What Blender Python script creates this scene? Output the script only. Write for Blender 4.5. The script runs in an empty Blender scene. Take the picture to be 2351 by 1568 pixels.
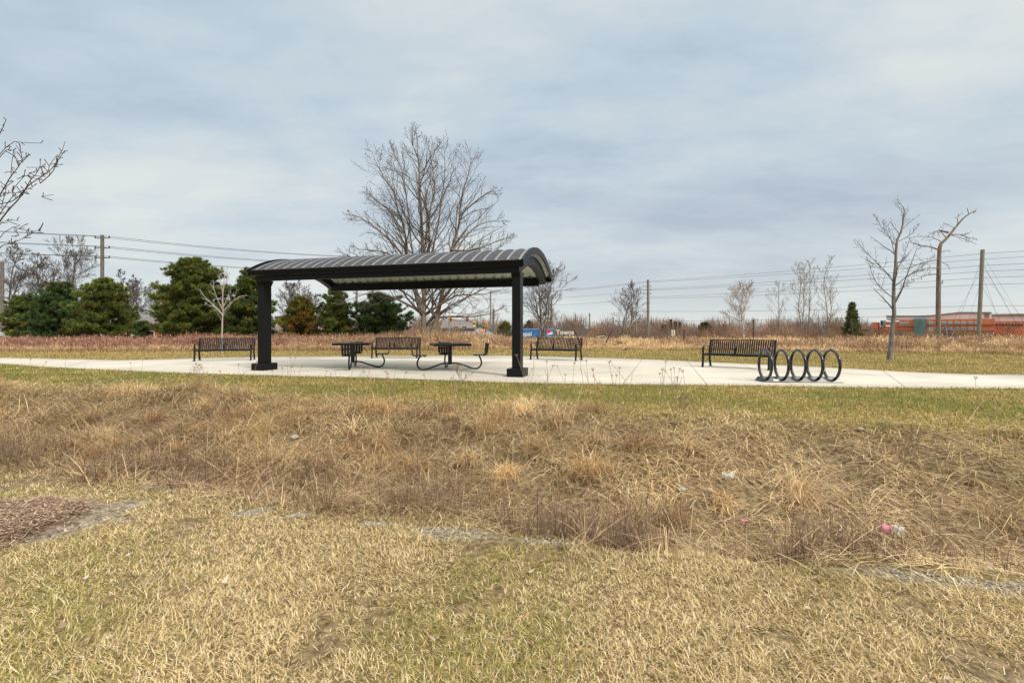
import bpy, math, random
import numpy as np
from mathutils import Vector
R = math.radians
sc = bpy.context.scene
COL = sc.collection

# ------------------------------------------------------------------ camera, world, sun, exposure
EYE = 1.1                      # eye height above the concrete pad (pad top is Z = 0)
FP = 1100.0                    # focal length in pixels of a 2351 px wide picture
cam_d = bpy.data.cameras.new('camera'); cam = bpy.data.objects.new('camera', cam_d); COL.objects.link(cam)
cam.location = (0, 0, EYE); cam.rotation_euler = (R(90), 0, 0)
cam_d.sensor_width = 36; cam_d.lens = FP / 2351 * 36; cam_d.shift_y = -22 / 2351
cam_d.clip_start = 0.05; cam_d.clip_end = 6000
sc.camera = cam

SUN_EL, SUN_AZ = R(44), R(138)          # azimuth clockwise from +Y (straight ahead)
w = bpy.data.worlds.new('World'); sc.world = w; w.use_nodes = True
nt = w.node_tree; N = nt.nodes; Lk = nt.links
for n in list(N): N.remove(n)
out = N.new('ShaderNodeOutputWorld'); bg = N.new('ShaderNodeBackground'); bg.inputs[1].default_value = 0.1
sky = N.new('ShaderNodeTexSky'); sky.sky_type = 'NISHITA'; sky.sun_disc = False
sky.sun_elevation = SUN_EL; sky.sun_rotation = SUN_AZ
tc = N.new('ShaderNodeTexCoord'); sep = N.new('ShaderNodeSeparateXYZ'); Lk.new(tc.outputs['Generated'], sep.inputs[0])
def wm(op, a, b=None, clamp=False):
    m = N.new('ShaderNodeMath'); m.operation = op; m.use_clamp = clamp
    for i, v in enumerate((a, b)):
        if v is None: continue
        if isinstance(v, (int, float)): m.inputs[i].default_value = v
        else: Lk.new(v, m.inputs[i])
    return m.outputs[0]
zc = wm('MAXIMUM', sep.outputs[2], 0.0)
den = wm('ADD', zc, 0.16)
comb = N.new('ShaderNodeCombineXYZ')
Lk.new(wm('DIVIDE', sep.outputs[0], den), comb.inputs[0]); Lk.new(wm('DIVIDE', sep.outputs[1], den), comb.inputs[1])
def wnoise(scale, detail, rough, off, sx=1.0):
    mp = N.new('ShaderNodeMapping'); mp.inputs['Location'].default_value = off; mp.inputs['Scale'].default_value = (sx, 1, 1)
    Lk.new(comb.outputs[0], mp.inputs[0])
    nz = N.new('ShaderNodeTexNoise'); nz.inputs['Scale'].default_value = scale; nz.inputs['Detail'].default_value = detail
    nz.inputs['Roughness'].default_value = rough; Lk.new(mp.outputs[0], nz.inputs['Vector']); return nz.outputs[0]
n1 = wnoise(0.62, 6, 0.55, (3.1, 1.7, 0), 0.6)
n2 = wnoise(1.7, 9, 0.62, (7.7, 4.2, 0), 0.62)
mixn = wm('ADD', wm('MULTIPLY', n1, 0.72), wm('MULTIPLY', n2, 0.28))
ramp = N.new('ShaderNodeValToRGB'); cr = ramp.color_ramp
cr.elements[0].position = 0.395; cr.elements[0].color = (1.72, 2.10, 2.66, 1)
cr.elements[1].position = 0.605; cr.elements[1].color = (3.38, 3.60, 3.58, 1)
e = cr.elements.new(0.5); e.color = (2.46, 2.92, 3.30, 1)
Lk.new(mixn, ramp.inputs[0])
# extra warm brightness added overhead, above the frame, to light the ground
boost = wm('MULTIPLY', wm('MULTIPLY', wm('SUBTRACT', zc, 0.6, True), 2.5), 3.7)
hz = wm('MULTIPLY', wm('POWER', wm('SUBTRACT', 1.0, zc), 12.0), 0.10)
br2 = wm('ADD', 1.0, hz)
crm = N.new('ShaderNodeMixRGB'); crm.inputs[2].default_value = (3.35, 3.42, 3.25, 1)
Lk.new(wm('MULTIPLY', wm('POWER', wm('SUBTRACT', 1.0, zc), 5.0), 0.85), crm.inputs[0]); Lk.new(ramp.outputs[0], crm.inputs[1])
vs = N.new('ShaderNodeVectorMath'); vs.operation = 'SCALE'; Lk.new(crm.outputs[0], vs.inputs[0]); Lk.new(br2, vs.inputs['Scale'])
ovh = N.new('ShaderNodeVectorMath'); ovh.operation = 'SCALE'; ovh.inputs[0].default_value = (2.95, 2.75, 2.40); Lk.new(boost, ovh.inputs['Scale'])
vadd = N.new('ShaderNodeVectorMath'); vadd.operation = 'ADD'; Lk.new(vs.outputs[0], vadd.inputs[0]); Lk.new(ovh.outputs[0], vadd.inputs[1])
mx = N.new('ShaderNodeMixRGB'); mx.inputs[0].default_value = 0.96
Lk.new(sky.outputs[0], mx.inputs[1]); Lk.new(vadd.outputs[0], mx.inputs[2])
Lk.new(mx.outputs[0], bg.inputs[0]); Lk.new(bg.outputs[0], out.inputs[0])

sun_d = bpy.data.lights.new('sun', 'SUN'); sun = bpy.data.objects.new('sun', sun_d); COL.objects.link(sun)
sun_d.energy = 1.5; sun_d.angle = R(11); sun_d.color = (1, 0.93, 0.82)
sdir = Vector((math.sin(SUN_AZ) * math.cos(SUN_EL), math.cos(SUN_AZ) * math.cos(SUN_EL), math.sin(SUN_EL)))
sun.rotation_euler = (-sdir).to_track_quat('-Z', 'Y').to_euler()
vsn = sc.view_settings
sc.display_settings.display_device = 'sRGB'
vsn.view_transform = 'Standard'; vsn.look = 'None'; vsn.gamma = 1; vsn.use_curve_mapping = False
vsn.exposure = 1.12
sc.cycles.max_bounces = 6; sc.cycles.diffuse_bounces = 3; sc.cycles.use_denoising = True

# ------------------------------------------------------------------ helpers
rs = np.random.RandomState(11)
def empty(name, loc=(0, 0, 0), rz=0.0, label=None, cat=None, group=None):
    o = bpy.data.objects.new(name, None); COL.objects.link(o)
    o.location = loc; o.rotation_euler = (0, 0, rz); o.empty_display_size = 0.2
    if label: tag(o, label, cat, group)
    return o
def tag(o, label=None, cat=None, group=None, kind=None):
    if label: o['label'] = label
    if cat: o['category'] = cat
    if group: o['group'] = group
    if kind: o['kind'] = kind
    return o
def mk(name, V, Fs, mats, parent=None, cols=None, smooth=False, mi=None):
    V = np.asarray(V, np.float32).reshape(-1, 3)
    me = bpy.data.meshes.new(name)
    Fs = [np.asarray(f, np.int32) for f in Fs if len(f)]
    me.vertices.add(len(V)); me.vertices.foreach_set('co', V.ravel())
    li = np.concatenate([f.ravel() for f in Fs]); me.loops.add(len(li)); me.loops.foreach_set('vertex_index', li)
    tot = np.concatenate([np.full(len(f), f.shape[1], np.int32) for f in Fs])
    st = np.concatenate([[0], np.cumsum(tot)[:-1]]).astype(np.int32)
    me.polygons.add(len(tot)); me.polygons.foreach_set('loop_start', st)
    if not isinstance(mats, (list, tuple)): mats = [mats]
    for m in mats: me.materials.append(m)
    if mi is not None: me.polygons.foreach_set('material_index', np.asarray(mi, np.int32))
    if smooth: me.polygons.foreach_set('use_smooth', np.ones(len(tot), bool))
    me.update(calc_edges=True)
    if cols is not None:
        a = me.color_attributes.new('Col', 'FLOAT_COLOR', 'POINT')
        c4 = np.ones((len(V), 4), np.float32); c4[:, :3] = cols; a.data.foreach_set('color', c4.ravel())
    o = bpy.data.objects.new(name, me); COL.objects.link(o)
    if parent is not None: o.parent = parent
    return o
class MB:
    """collects boxes, sweeps and lathes; build() links them as one mesh"""
    def __init__(s): s.V = []; s.F = []; s.M = []; s.n = 0
    def add(s, V, F, m=0):
        V = np.asarray(V, float).reshape(-1, 3); s.V.append(V)
        for f in F: s.F.append(tuple(int(i) + s.n for i in f)); s.M.append(m)
        s.n += len(V); return s
    def box(s, x0, x1, y0, y1, z0, z1, m=0, b=0.0):
        if b <= 0:
            V = [(x, y, z) for z in (z0, z1) for y in (y0, y1) for x in (x0, x1)]
            F = [(0, 2, 3, 1), (4, 5, 7, 6), (0, 1, 5, 4), (2, 6, 7, 3), (0, 4, 6, 2), (1, 3, 7, 5)]
            return s.add(V, F, m)
        rings = []
        for z, i in ((z0, b), (z0 + b, 0), (z1 - b, 0), (z1, b)):
            a0, a1, c0, c1 = x0 + i, x1 - i, y0 + i, y1 - i; k = b * 0.6
            rings.append([(a0 + k, c0, z), (a1 - k, c0, z), (a1, c0 + k, z), (a1, c1 - k, z), (a1 - k, c1, z), (a0 + k, c1, z), (a0, c1 - k, z), (a0, c0 + k, z)])
        V = [p for r_ in rings for p in r_]; F = [tuple(range(7, -1, -1)), tuple(range(24, 32))]
        for k in range(3):
            for j in range(8):
                F.append((k * 8 + j, k * 8 + (j + 1) % 8, k * 8 + 8 + (j + 1) % 8, k * 8 + 8 + j))
        return s.add(V, F, m)
    def sweep(s, path, sec, ref=(1, 0, 0), m=0, closed=False, cap=True):
        P = np.asarray(path, float); n = len(P); ref = np.asarray(ref, float); k = len(sec)
        V = []
        for i in range(n):
            if closed: t = P[(i + 1) % n] - P[i - 1]
            else: t = P[min(i + 1, n - 1)] - P[max(i - 1, 0)]
            t = t / (np.linalg.norm(t) + 1e-9)
            a = ref - t * ref.dot(t); a /= np.linalg.norm(a) + 1e-9
            b = np.cross(t, a)
            # keep thickness through the bends
            for (u, v) in sec: V.append(P[i] + a * u + b * v)
        F = []
        for i in range(n if closed else n - 1):
            j = (i + 1) % n
            for q in range(k): F.append((i * k + q, i * k + (q + 1) % k, j * k + (q + 1) % k, j * k + q))
        if cap and not closed: F.append(tuple(range(k - 1, -1, -1))); F.append(tuple((n - 1) * k + q for q in range(k)))
        return s.add(V, F, m)
    def tube(s, path, r, sides=10, ref=(0.13, 0.2, 0.97), m=0, closed=False):
        sec = [(r * math.cos(2 * math.pi * i / sides), r * math.sin(2 * math.pi * i / sides)) for i in range(sides)]
        return s.sweep(path, sec, ref, m, closed)
    def cone(s, x, y, z0, z1, r0, r1, sides=12, m=0):
        V = []; 
        for z, r_ in ((z0, r0), (z1, r1)):
            for i in range(sides):
                a = 2 * math.pi * i / sides; V.append((x + r_ * math.cos(a), y + r_ * math.sin(a), z))
        F = [(i, (i + 1) % sides, sides + (i + 1) % sides, sides + i) for i in range(sides)]
        F += [tuple(range(sides - 1, -1, -1)), tuple(range(sides, 2 * sides))]
        return s.add(V, F, m)
    def ell(s, c, r, nu=10, nv=7, m=0, jit=0.0, seed=0):
        q = np.random.RandomState(seed); V = [(c[0], c[1], c[2] - r[2])]
        for j in range(1, nv):
            ph = -math.pi / 2 + math.pi * j / nv
            for i in range(nu):
                a = 2 * math.pi * i / nu; k = 1 + jit * (q.rand() - 0.5)
                V.append((c[0] + r[0] * k * math.cos(ph) * math.cos(a), c[1] + r[1] * k * math.cos(ph) * math.sin(a), c[2] + r[2] * k * math.sin(ph)))
        V.append((c[0], c[1], c[2] + r[2])); L_ = len(V) - 1
        F = [(0, 1 + (i + 1) % nu, 1 + i) for i in range(nu)]
        for j in range(nv - 2):
            for i in range(nu):
                a = 1 + j * nu; F.append((a + i, a + (i + 1) % nu, a + nu + (i + 1) % nu, a + nu + i))
        a = 1 + (nv - 2) * nu; F += [(a + i, a + (i + 1) % nu, L_) for i in range(nu)]
        return s.add(V, F, m)
    def build(s, name, mats, parent=None, smooth=False, xf=None):
        V = np.concatenate(s.V)
        if xf is not None: V = xf(V)
        me = bpy.data.meshes.new(name); me.from_pydata([tuple(v) for v in V], [], s.F)
        if not isinstance(mats, (list, tuple)): mats = [mats]
        for m in mats: me.materials.append(m)
        me.polygons.foreach_set('material_index', s.M)
        if smooth: me.polygons.foreach_set('use_smooth', [True] * len(s.F))
        me.update()
        if smooth:
            try: me.set_sharp_from_angle(angle=R(40))
            except Exception: pass
        o = bpy.data.objects.new(name, me); COL.objects.link(o)
        if parent is not None: o.parent = parent
        return o
def copy_tree(o, parent=None):
    c = o.copy(); COL.objects.link(c); c.parent = parent
    for ch in list(o.children): copy_tree(ch, c)
    return c
def gp(dx, dy, zlev=0.0):
    """picture point (2351 px wide) standing on the level zlev -> ground x, y"""
    y = (EYE - zlev) * FP / (dy - 762.0); return ((dx - 1175.5) / FP * y, y)
def wp(dx, dy, y):
    """picture point at the distance y -> x, height"""
    return ((dx - 1175.5) / FP * y, EYE + (762.0 - dy) / FP * y)

# value noise
_tab = np.random.RandomState(5).rand(256, 256)
def vn(x, y, s=1.0, o=0.0):
    x = np.asarray(x, float) * s + o * 17.3 + 1000; y = np.asarray(y, float) * s + o * 9.1 + 1000
    xi = np.floor(x).astype(int); yi = np.floor(y).astype(int); fx = x - xi; fy = y - yi
    fx = fx * fx * (3 - 2 * fx); fy = fy * fy * (3 - 2 * fy)
    g = lambda a, b: _tab[a & 255, b & 255]
    return (g(xi, yi) * (1 - fx) + g(xi + 1, yi) * fx) * (1 - fy) + (g(xi, yi + 1) * (1 - fx) + g(xi + 1, yi + 1) * fx) * fy
def fbm(x, y, s=1.0, o=0.0):
    return (vn(x, y, s, o) * 0.5 + vn(x, y, s * 2.1, o + 3) * 0.3 + vn(x, y, s * 4.3, o + 7) * 0.2)
def sst(a, b, x):
    t = np.clip((np.asarray(x, float) - a) / (b - a), 0, 1); return t * t * (3 - 2 * t)

# ------------------------------------------------------------------ materials
def newmat(name):
    m = bpy.data.materials.new(name); m.use_nodes = True
    t = m.node_tree; b = t.nodes['Principled BSDF']; return m, t, b
def noise_mat(name, c0, c1, rough=0.6, scale=8.0, bump=0.0, bscale=60.0, metal=0.0, spec=0.5, detail=6, stretch=(1, 1, 1), lo=0.35, hi=0.65):
    m, t, b = newmat(name)
    tcn = t.nodes.new('ShaderNodeTexCoord'); mp = t.nodes.new('ShaderNodeMapping'); mp.inputs['Scale'].default_value = stretch
    t.links.new(tcn.outputs['Object'], mp.inputs[0])
    nz = t.nodes.new('ShaderNodeTexNoise'); nz.inputs['Scale'].default_value = scale; nz.inputs['Detail'].default_value = detail
    t.links.new(mp.outputs[0], nz.inputs['Vector'])
    rp = t.nodes.new('ShaderNodeValToRGB'); rp.color_ramp.elements[0].position = lo; rp.color_ramp.elements[1].position = hi
    rp.color_ramp.elements[0].color = (*c0, 1); rp.color_ramp.elements[1].color = (*c1, 1)
    t.links.new(nz.outputs[0], rp.inputs[0]); t.links.new(rp.outputs[0], b.inputs['Base Color'])
    b.inputs['Roughness'].default_value = rough; b.inputs['Metallic'].default_value = metal; b.inputs['Specular IOR Level'].default_value = spec
    if bump:
        n2_ = t.nodes.new('ShaderNodeTexNoise'); n2_.inputs['Scale'].default_value = bscale; n2_.inputs['Detail'].default_value = 4
        t.links.new(mp.outputs[0], n2_.inputs['Vector'])
        bp = t.nodes.new('ShaderNodeBump'); bp.inputs['Strength'].default_value = bump; bp.inputs['Distance'].default_value = 0.01
        t.links.new(n2_.outputs[0], bp.inputs['Height']); t.links.new(bp.outputs[0], b.inputs['Normal'])
    return m
def attr_mat(name, rough=0.85, transl=0.25, spec=0.2):
    m, t, b = newmat(name)
    a = t.nodes.new('ShaderNodeAttribute'); a.attribute_name = 'Col'
    t.links.new(a.outputs['Color'], b.inputs['Base Color']); b.inputs['Roughness'].default_value = rough
    b.inputs['Specular IOR Level'].default_value = spec
    if transl:
        tr = t.nodes.new('ShaderNodeBsdfTranslucent'); t.links.new(a.outputs['Color'], tr.inputs[0])
        mxs = t.nodes.new('ShaderNodeMixShader'); mxs.inputs[0].default_value = transl
        o = t.nodes['Material Output']
        t.links.new(b.outputs[0], mxs.inputs[1]); t.links.new(tr.outputs[0], mxs.inputs[2]); t.links.new(mxs.outputs[0], o.inputs[0])
    return m
M = {}
M['black'] = noise_mat('black_powder_coat', (0.004, 0.004, 0.005), (0.009, 0.009, 0.010), 0.42, 30, 0.14, 260, spec=0.18)
M['bench'] = noise_mat('black_bench_coat', (0.005, 0.006, 0.008), (0.010, 0.011, 0.014), 0.34, 20, 0.06, 200, spec=0.3)
M['rack'] = noise_mat('black_gloss_coat', (0.006, 0.006, 0.008), (0.012, 0.013, 0.016), 0.22, 25, 0.03, 150, spec=0.6)
M['roof_flat'] = noise_mat('slate_grey_roof', (0.018, 0.018, 0.023), (0.042, 0.042, 0.05), 0.65, 14, 0.25, 90, stretch=(1, 1, 1))
M['roof_rib'] = noise_mat('pale_grey_rib', (0.14, 0.147, 0.16), (0.19, 0.20, 0.215), 0.5, 6, 0.05, 80)
M['roof_under'] = noise_mat('pale_green_soffit', (0.62, 0.66, 0.56), (0.74, 0.77, 0.67), 0.5, 3, 0.05, 60)
M['bark_grey'] = noise_mat('grey_bark', (0.10, 0.088, 0.076), (0.22, 0.20, 0.17), 0.9, 14, 0.6, 40, stretch=(1, 1, 0.3))
M['bark_brown'] = noise_mat('brown_bark', (0.12, 0.088, 0.06), (0.25, 0.19, 0.14), 0.9, 10, 0.7, 30, stretch=(1, 1, 0.25))
M['twig_dark'] = noise_mat('dark_twig', (0.085, 0.064, 0.05), (0.14, 0.11, 0.088), 0.9, 5)
M['twig_far'] = noise_mat('far_twig', (0.10, 0.078, 0.072), (0.16, 0.13, 0.12), 0.9, 3)
M['twig_pale'] = noise_mat('pale_twig', (0.34, 0.29, 0.25), (0.48, 0.42, 0.36), 0.85, 6)
M['sap_twig'] = noise_mat('sapling_twig', (0.20, 0.155, 0.115), (0.30, 0.24, 0.18), 0.9, 4)
M['birch'] = noise_mat('birch_bark', (0.30, 0.27, 0.25), (0.55, 0.52, 0.48), 0.8, 9, stretch=(1, 1, 3))
M['twig_red'] = noise_mat('reddish_twig', (0.055, 0.030, 0.022), (0.13, 0.07, 0.045), 0.7, 20, 0.4, 80)
M['pole'] = noise_mat('weathered_pole', (0.16, 0.15, 0.10), (0.26, 0.24, 0.17), 0.9, 6, 0.4, 30, stretch=(4, 4, 0.4))
M['pole_dark'] = noise_mat('old_pole', (0.10, 0.085, 0.07), (0.19, 0.165, 0.135), 0.9, 6, 0.4, 30, stretch=(4, 4, 0.4))
M['steel'] = noise_mat('galvanised_steel', (0.28, 0.29, 0.30), (0.38, 0.39, 0.40), 0.5, 5, metal=0.3)
M['post'] = noise_mat('rusty_post', (0.035, 0.022, 0.018), (0.07, 0.045, 0.035), 0.8, 12)
M['wire'] = noise_mat('dark_wire', (0.03, 0.03, 0.03), (0.05, 0.05, 0.05), 0.6, 1)
M['insul'] = noise_mat('insulator', (0.09, 0.07, 0.06), (0.14, 0.11, 0.09), 0.4, 4)
M['grass'] = attr_mat('dry_grass', 0.8, 0.25)
M['needle'] = attr_mat('pine_needles', 0.6, 0.12, 0.3)
M['chip'] = attr_mat('wood_chips', 0.9, 0.0)
M['stone'] = attr_mat('stone_bits', 0.8, 0.0, 0.3)
M['white'] = noise_mat('white_paint', (0.66, 0.66, 0.65), (0.78, 0.78, 0.77), 0.5, 4)
M['yellow'] = noise_mat('signal_yellow', (0.75, 0.36, 0.015), (0.82, 0.42, 0.02), 0.45, 4)
M['glass'] = noise_mat('dark_glass', (0.02, 0.03, 0.035), (0.04, 0.05, 0.06), 0.08, 2)
M['tire'] = noise_mat('tyre_rubber', (0.015, 0.015, 0.015), (0.03, 0.03, 0.03), 0.8, 8)
def emis(name, c, s):
    m, t, b = newmat(name); b.inputs['Base Color'].default_value = (*[x * 0.5 for x in c], 1)
    b.inputs['Emission Color'].default_value = (*c, 1); b.inputs['Emission Strength'].default_value = s; return m

# ------------------------------------------------------------------ the ground
def lawn_edge(x): return 3.5 - np.where(x > 0, 0.21, 0.30) * x + 0.28 * (vn(x, x * 0 + 3, 0.9, 2) - 0.5) + 0.18 * (vn(x, x * 0 + 8, 2.3, 4) - 0.5)
def crest(x): return 7.1 - 0.27 * x + 0.7 * (vn(x, x * 0 + 5, 0.7, 6) - 0.5)
def H(x, y):
    x = np.asarray(x, float); y = np.asarray(y, float)
    e0 = lawn_edge(x); c0 = crest(x); t = (y - e0) / (c0 - e0)
    lawn = -0.35 + 0.03 * (fbm(x, y, 1.1, 1) - 0.5) + 0.055 * mulch_m(x, y)
    down = -0.35 - 0.30 * sst(-0.05, 0.22, t)
    up = -0.65 + 0.62 * sst(0.16, 1.02, t)
    z = np.where(t < 0, lawn, np.where(t < 0.2, down, np.maximum(down, up)))
    bank = sst(0.02, 0.2, t) * (1 - sst(0.9, 1.15, t))
    z = z + bank * 0.34 * (fbm(x, y, 1.6, 5) - 0.5)
    z = np.where(t > 1.1, -0.03 + 0 * z, z)
    far = -0.016 * np.clip(y - 28, 0, 125)
    return z + far
DF = np.array([(0, 833.4), (129, 842), (428.6, 854.7), (643, 860), (857, 864.5), (1163, 875), (1378, 878.6), (1775, 882.3), (1984, 886.4), (2351, 889)])
DB = np.array([(0, 820.9), (285, 826.7), (461, 822), (621, 818.7), (735, 818), (960, 816.5), (1160, 816.2), (1203, 817.5), (1347, 820.8), (1474, 824.7), (1608, 830.5), (1815, 839.7), (1925, 844.7), (2098, 854.8), (2215, 859), (2351, 860)])
PF = [(-45, 19.3)] + [gp(*p) for p in DF] + [(45, 7.6)]
PB = [(-45, 22.6)] + [gp(*p) for p in DB] + [(45, 10.6)]
PF = np.array(PF); PB = np.array(PB)
def dens(P, n):
    xs = np.linspace(P[0, 0], P[-1, 0], n); ys = np.interp(xs, P[:, 0], P[:, 1])
    for _ in range(3): ys[1:-1] = (ys[:-2] + 2 * ys[1:-1] + ys[2:]) / 4
    return xs, ys
fx_, fy_ = dens(PF, 400); bx_, by_ = dens(PB, 400)
def pad_f(x): return np.interp(x, fx_, fy_)
def pad_b(x): return np.interp(x, bx_, by_)
TGX = np.array([-60, -25, -10, 0, 8, 15, 22, 40, 70]); TGY = np.array([26.5, 27, 28.5, 30.5, 32, 28.5, 24.5, 20, 17])
def tall_edge(x): return np.interp(x, TGX, TGY) + 1.6 * (vn(x, x * 0, 0.35, 9) - 0.5) + 0.7 * (vn(x, x * 0, 1.3, 5) - 0.5)

# bare patches: gravel along the ditch, clay by the mulch
PATCH = []   # (cx, cy, rx, ry, angle)
def patch(dx0, dy0, dx1, dy1, wide):
    a = gp(dx0, dy0, -0.35); b = gp(dx1, dy1, -0.35); c = ((a[0] + b[0]) / 2, (a[1] + b[1]) / 2)
    PATCH.append((c[0], c[1], math.hypot(b[0] - a[0], b[1] - a[1]) / 2, wide, math.atan2(b[1] - a[1], b[0] - a[0])))
patch(335, 1112, 480, 1120, 0.12); patch(520, 1183, 625, 1172, 0.10); patch(640, 1190, 730, 1180, 0.05)
patch(930, 1212, 1140, 1234, 0.09); patch(1930, 1308, 2340, 1352, 0.07); patch(2200, 1335, 2500, 1362, 0.10)
patch(0, 1052, 95, 1062, 0.08); patch(820, 1200, 900, 1206, 0.05); patch(1180, 1240, 1320, 1252, 0.05)
MULC = (-3.95, 3.52)
def pmask(x, y):
    m = np.zeros_like(np.asarray(x, float))
    for (cx, cy, rx, ry, a) in PATCH:
        u = (x - cx) * math.cos(a) + (y - cy) * math.sin(a); v = -(x - cx) * math.sin(a) + (y - cy) * math.cos(a)
        d = (u / rx) ** 2 + (v / ry) ** 2 + 1.6 * (fbm(x, y, 7.0, 3) - 0.5) * 2
        m = np.maximum(m, 1 - sst(0.5, 1.3, d))
    return m
def clay(x, y):
    d = np.hypot((x - MULC[0] - 0.28) / 1.0, (y - MULC[1] - 0.05) / 0.78) + 0.8 * (fbm(x, y, 3.4, 12) - 0.5)
    return 1 - sst(0.62, 0.74, d)
def mulch_m(x, y):
    d = np.hypot(x - MULC[0], (y - MULC[1]) / 0.85) + 0.25 * (fbm(x, y, 3.5, 21) - 0.5)
    return 1 - sst(0.58, 0.72, d)

def axis(lo, hi, fine, n):
    t = np.linspace(-1, 1, n); s = np.sinh(t * fine) / np.sinh(fine)
    return np.where(s < 0, -s * lo, s * hi)
gx = np.unique(np.concatenate([np.linspace(-14, 14, 300), np.linspace(-60, -14, 60), np.linspace(14, 60, 60), np.linspace(-2500, -60, 25), np.linspace(60, 2500, 25)]))
gy = np.unique(np.concatenate([np.linspace(-60, 0.5, 20), np.linspace(0.5, 14, 240), np.linspace(14, 40, 60), np.linspace(40, 200, 50), np.linspace(200, 4000, 20)]))
GX, GY = np.meshgrid(gx, gy); gz = H(GX, GY)
t_ = (GY - lawn_edge(GX)) / (crest(GX) - lawn_edge(GX))
c_lawn = np.array([0.19, 0.135, 0.065]); c_bank = np.array([0.20, 0.145, 0.08]); c_green = np.array([0.19, 0.15, 0.05]); c_far = np.array([0.22, 0.155, 0.10])
bk = (sst(-0.03, 0.08, t_) * (1 - sst(0.8, 1.1, t_)))[..., None]; gr = sst(0.85, 1.15, t_)[..., None]
cc = c_lawn * (1 - gr) + c_green * gr; cc = cc * (1 - bk) + c_bank * bk
fr = sst(0, 3, GY - tall_edge(GX))[..., None]; cc = cc * (1 - fr) + c_far * fr
so = ((1 - sst(0.27, 0.37, fbm(GX, GY, 2.2, 31))) * (t_ < 0))[..., None]; cc = cc * (1 - so) + np.array([0.21, 0.155, 0.09]) * so
pm = np.maximum(pmask(GX, GY), clay(GX, GY))[..., None]; cc = cc * (1 - pm) + np.array([0.27, 0.235, 0.175]) * pm
mu = mulch_m(GX, GY)[..., None]; cc = cc * (1 - mu) + np.array([0.13, 0.07, 0.042]) * mu
ny, nx = GX.shape; idx = np.arange(ny * nx).reshape(ny, nx)
gf = np.stack([idx[:-1, :-1], idx[:-1, 1:], idx[1:, 1:], idx[1:, :-1]], -1).reshape(-1, 4)
gm, gt, gb = newmat('earth_and_thatch')
ga = gt.nodes.new('ShaderNodeAttribute'); ga.attribute_name = 'Col'
gtc = gt.nodes.new('ShaderNodeTexCoord')
def gnoise(s, d):
    q = gt.nodes.new('ShaderNodeTexNoise'); q.inputs['Scale'].default_value = s; q.inputs['Detail'].default_value = d
    gt.links.new(gtc.outputs['Object'], q.inputs['Vector']); return q.outputs[0]
gr_ = gt.nodes.new('ShaderNodeValToRGB'); gr_.color_ramp.elements[0].position = 0.3; gr_.color_ramp.elements[1].position = 0.7
gr_.color_ramp.elements[0].color = (0.32, 0.30, 0.28, 1); gr_.color_ramp.elements[1].color = (1.45, 1.45, 1.45, 1)
gt.links.new(gnoise(22, 12), gr_.inputs[0])
gmx = gt.nodes.new('ShaderNodeMixRGB'); gmx.blend_type = 'MULTIPLY'; gmx.inputs[0].default_value = 1
gt.links.new(ga.outputs['Color'], gmx.inputs[1]); gt.links.new(gr_.outputs[0], gmx.inputs[2]); gt.links.new(gmx.outputs[0], gb.inputs['Base Color'])
gb.inputs['Roughness'].default_value = 0.95; gb.inputs['Specular IOR Level'].default_value = 0.1
gbp = gt.nodes.new('ShaderNodeBump'); gbp.inputs['Strength'].default_value = 0.8; gbp.inputs['Distance'].default_value = 0.02
gt.links.new(gnoise(45, 6), gbp.inputs['Height']); gt.links.new(gbp.outputs[0], gb.inputs['Normal'])
o = mk('ground', np.stack([GX, GY, gz], -1), [gf], gm, cols=cc.reshape(-1, 3), smooth=True); tag(o, kind='structure')

# shelter frame: u along the roof (to the right), v away from the camera
SA = R(15.0); SX, SY = 0.24, 11.5
def sh(u, v): return (SX + u * math.cos(SA) + v * math.sin(SA), SY - u * math.sin(SA) + v * math.cos(SA))
COLS = [(-0.205, 0.37), (-7.76, 0.37)]

# the concrete pad and path with tooled joints
pm_, pt, pb_ = newmat('pale_concrete')
ptc = pt.nodes.new('ShaderNodeTexCoord')
def pn(s, d, st=(1, 1, 1)):
    mp = pt.nodes.new('ShaderNodeMapping'); mp.inputs['Scale'].default_value = st; pt.links.new(ptc.outputs['Object'], mp.inputs[0])
    q = pt.nodes.new('ShaderNodeTexNoise'); q.inputs['Scale'].default_value = s; q.inputs['Detail'].default_value = d
    pt.links.new(mp.outputs[0], q.inputs['Vector']); return q.outputs[0]
prr = pt.nodes.new('ShaderNodeValToRGB'); prr.color_ramp.elements[0].position = 0.36; prr.color_ramp.elements[1].position = 0.62
prr.color_ramp.elements[0].color = (0.40, 0.365, 0.305, 1); prr.color_ramp.elements[1].color = (0.54, 0.50, 0.425, 1)
def pmath(op, a, b=None, clamp=False):
    m = pt.nodes.new('ShaderNodeMath'); m.operation = op; m.use_clamp = clamp
    for i, v in enumerate((a, b)):
        if v is None: continue
        if isinstance(v, (int, float)): m.inputs[i].default_value = v
        else: pt.links.new(v, m.inputs[i])
    return m.outputs[0]
pt.links.new(pmath('ADD', pmath('MULTIPLY', pn(0.5, 8), 0.6), pmath('MULTIPLY', pn(2.5, 9, (0.35, 1, 1)), 0.4)), prr.inputs[0])
psep = pt.nodes.new('ShaderNodeSeparateXYZ'); pt.links.new(ptc.outputs['Object'], psep.inputs[0])
px_, py_ = psep.outputs[0], psep.outputs[1]
dark = None
def joint(dist, wdt, amt):
    global dark
    f = pmath('MULTIPLY', pmath('SUBTRACT', 1.0, pmath('DIVIDE', dist, wdt), True), amt)
    dark = f if dark is None else pmath('MAXIMUM', dark, f)
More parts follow.
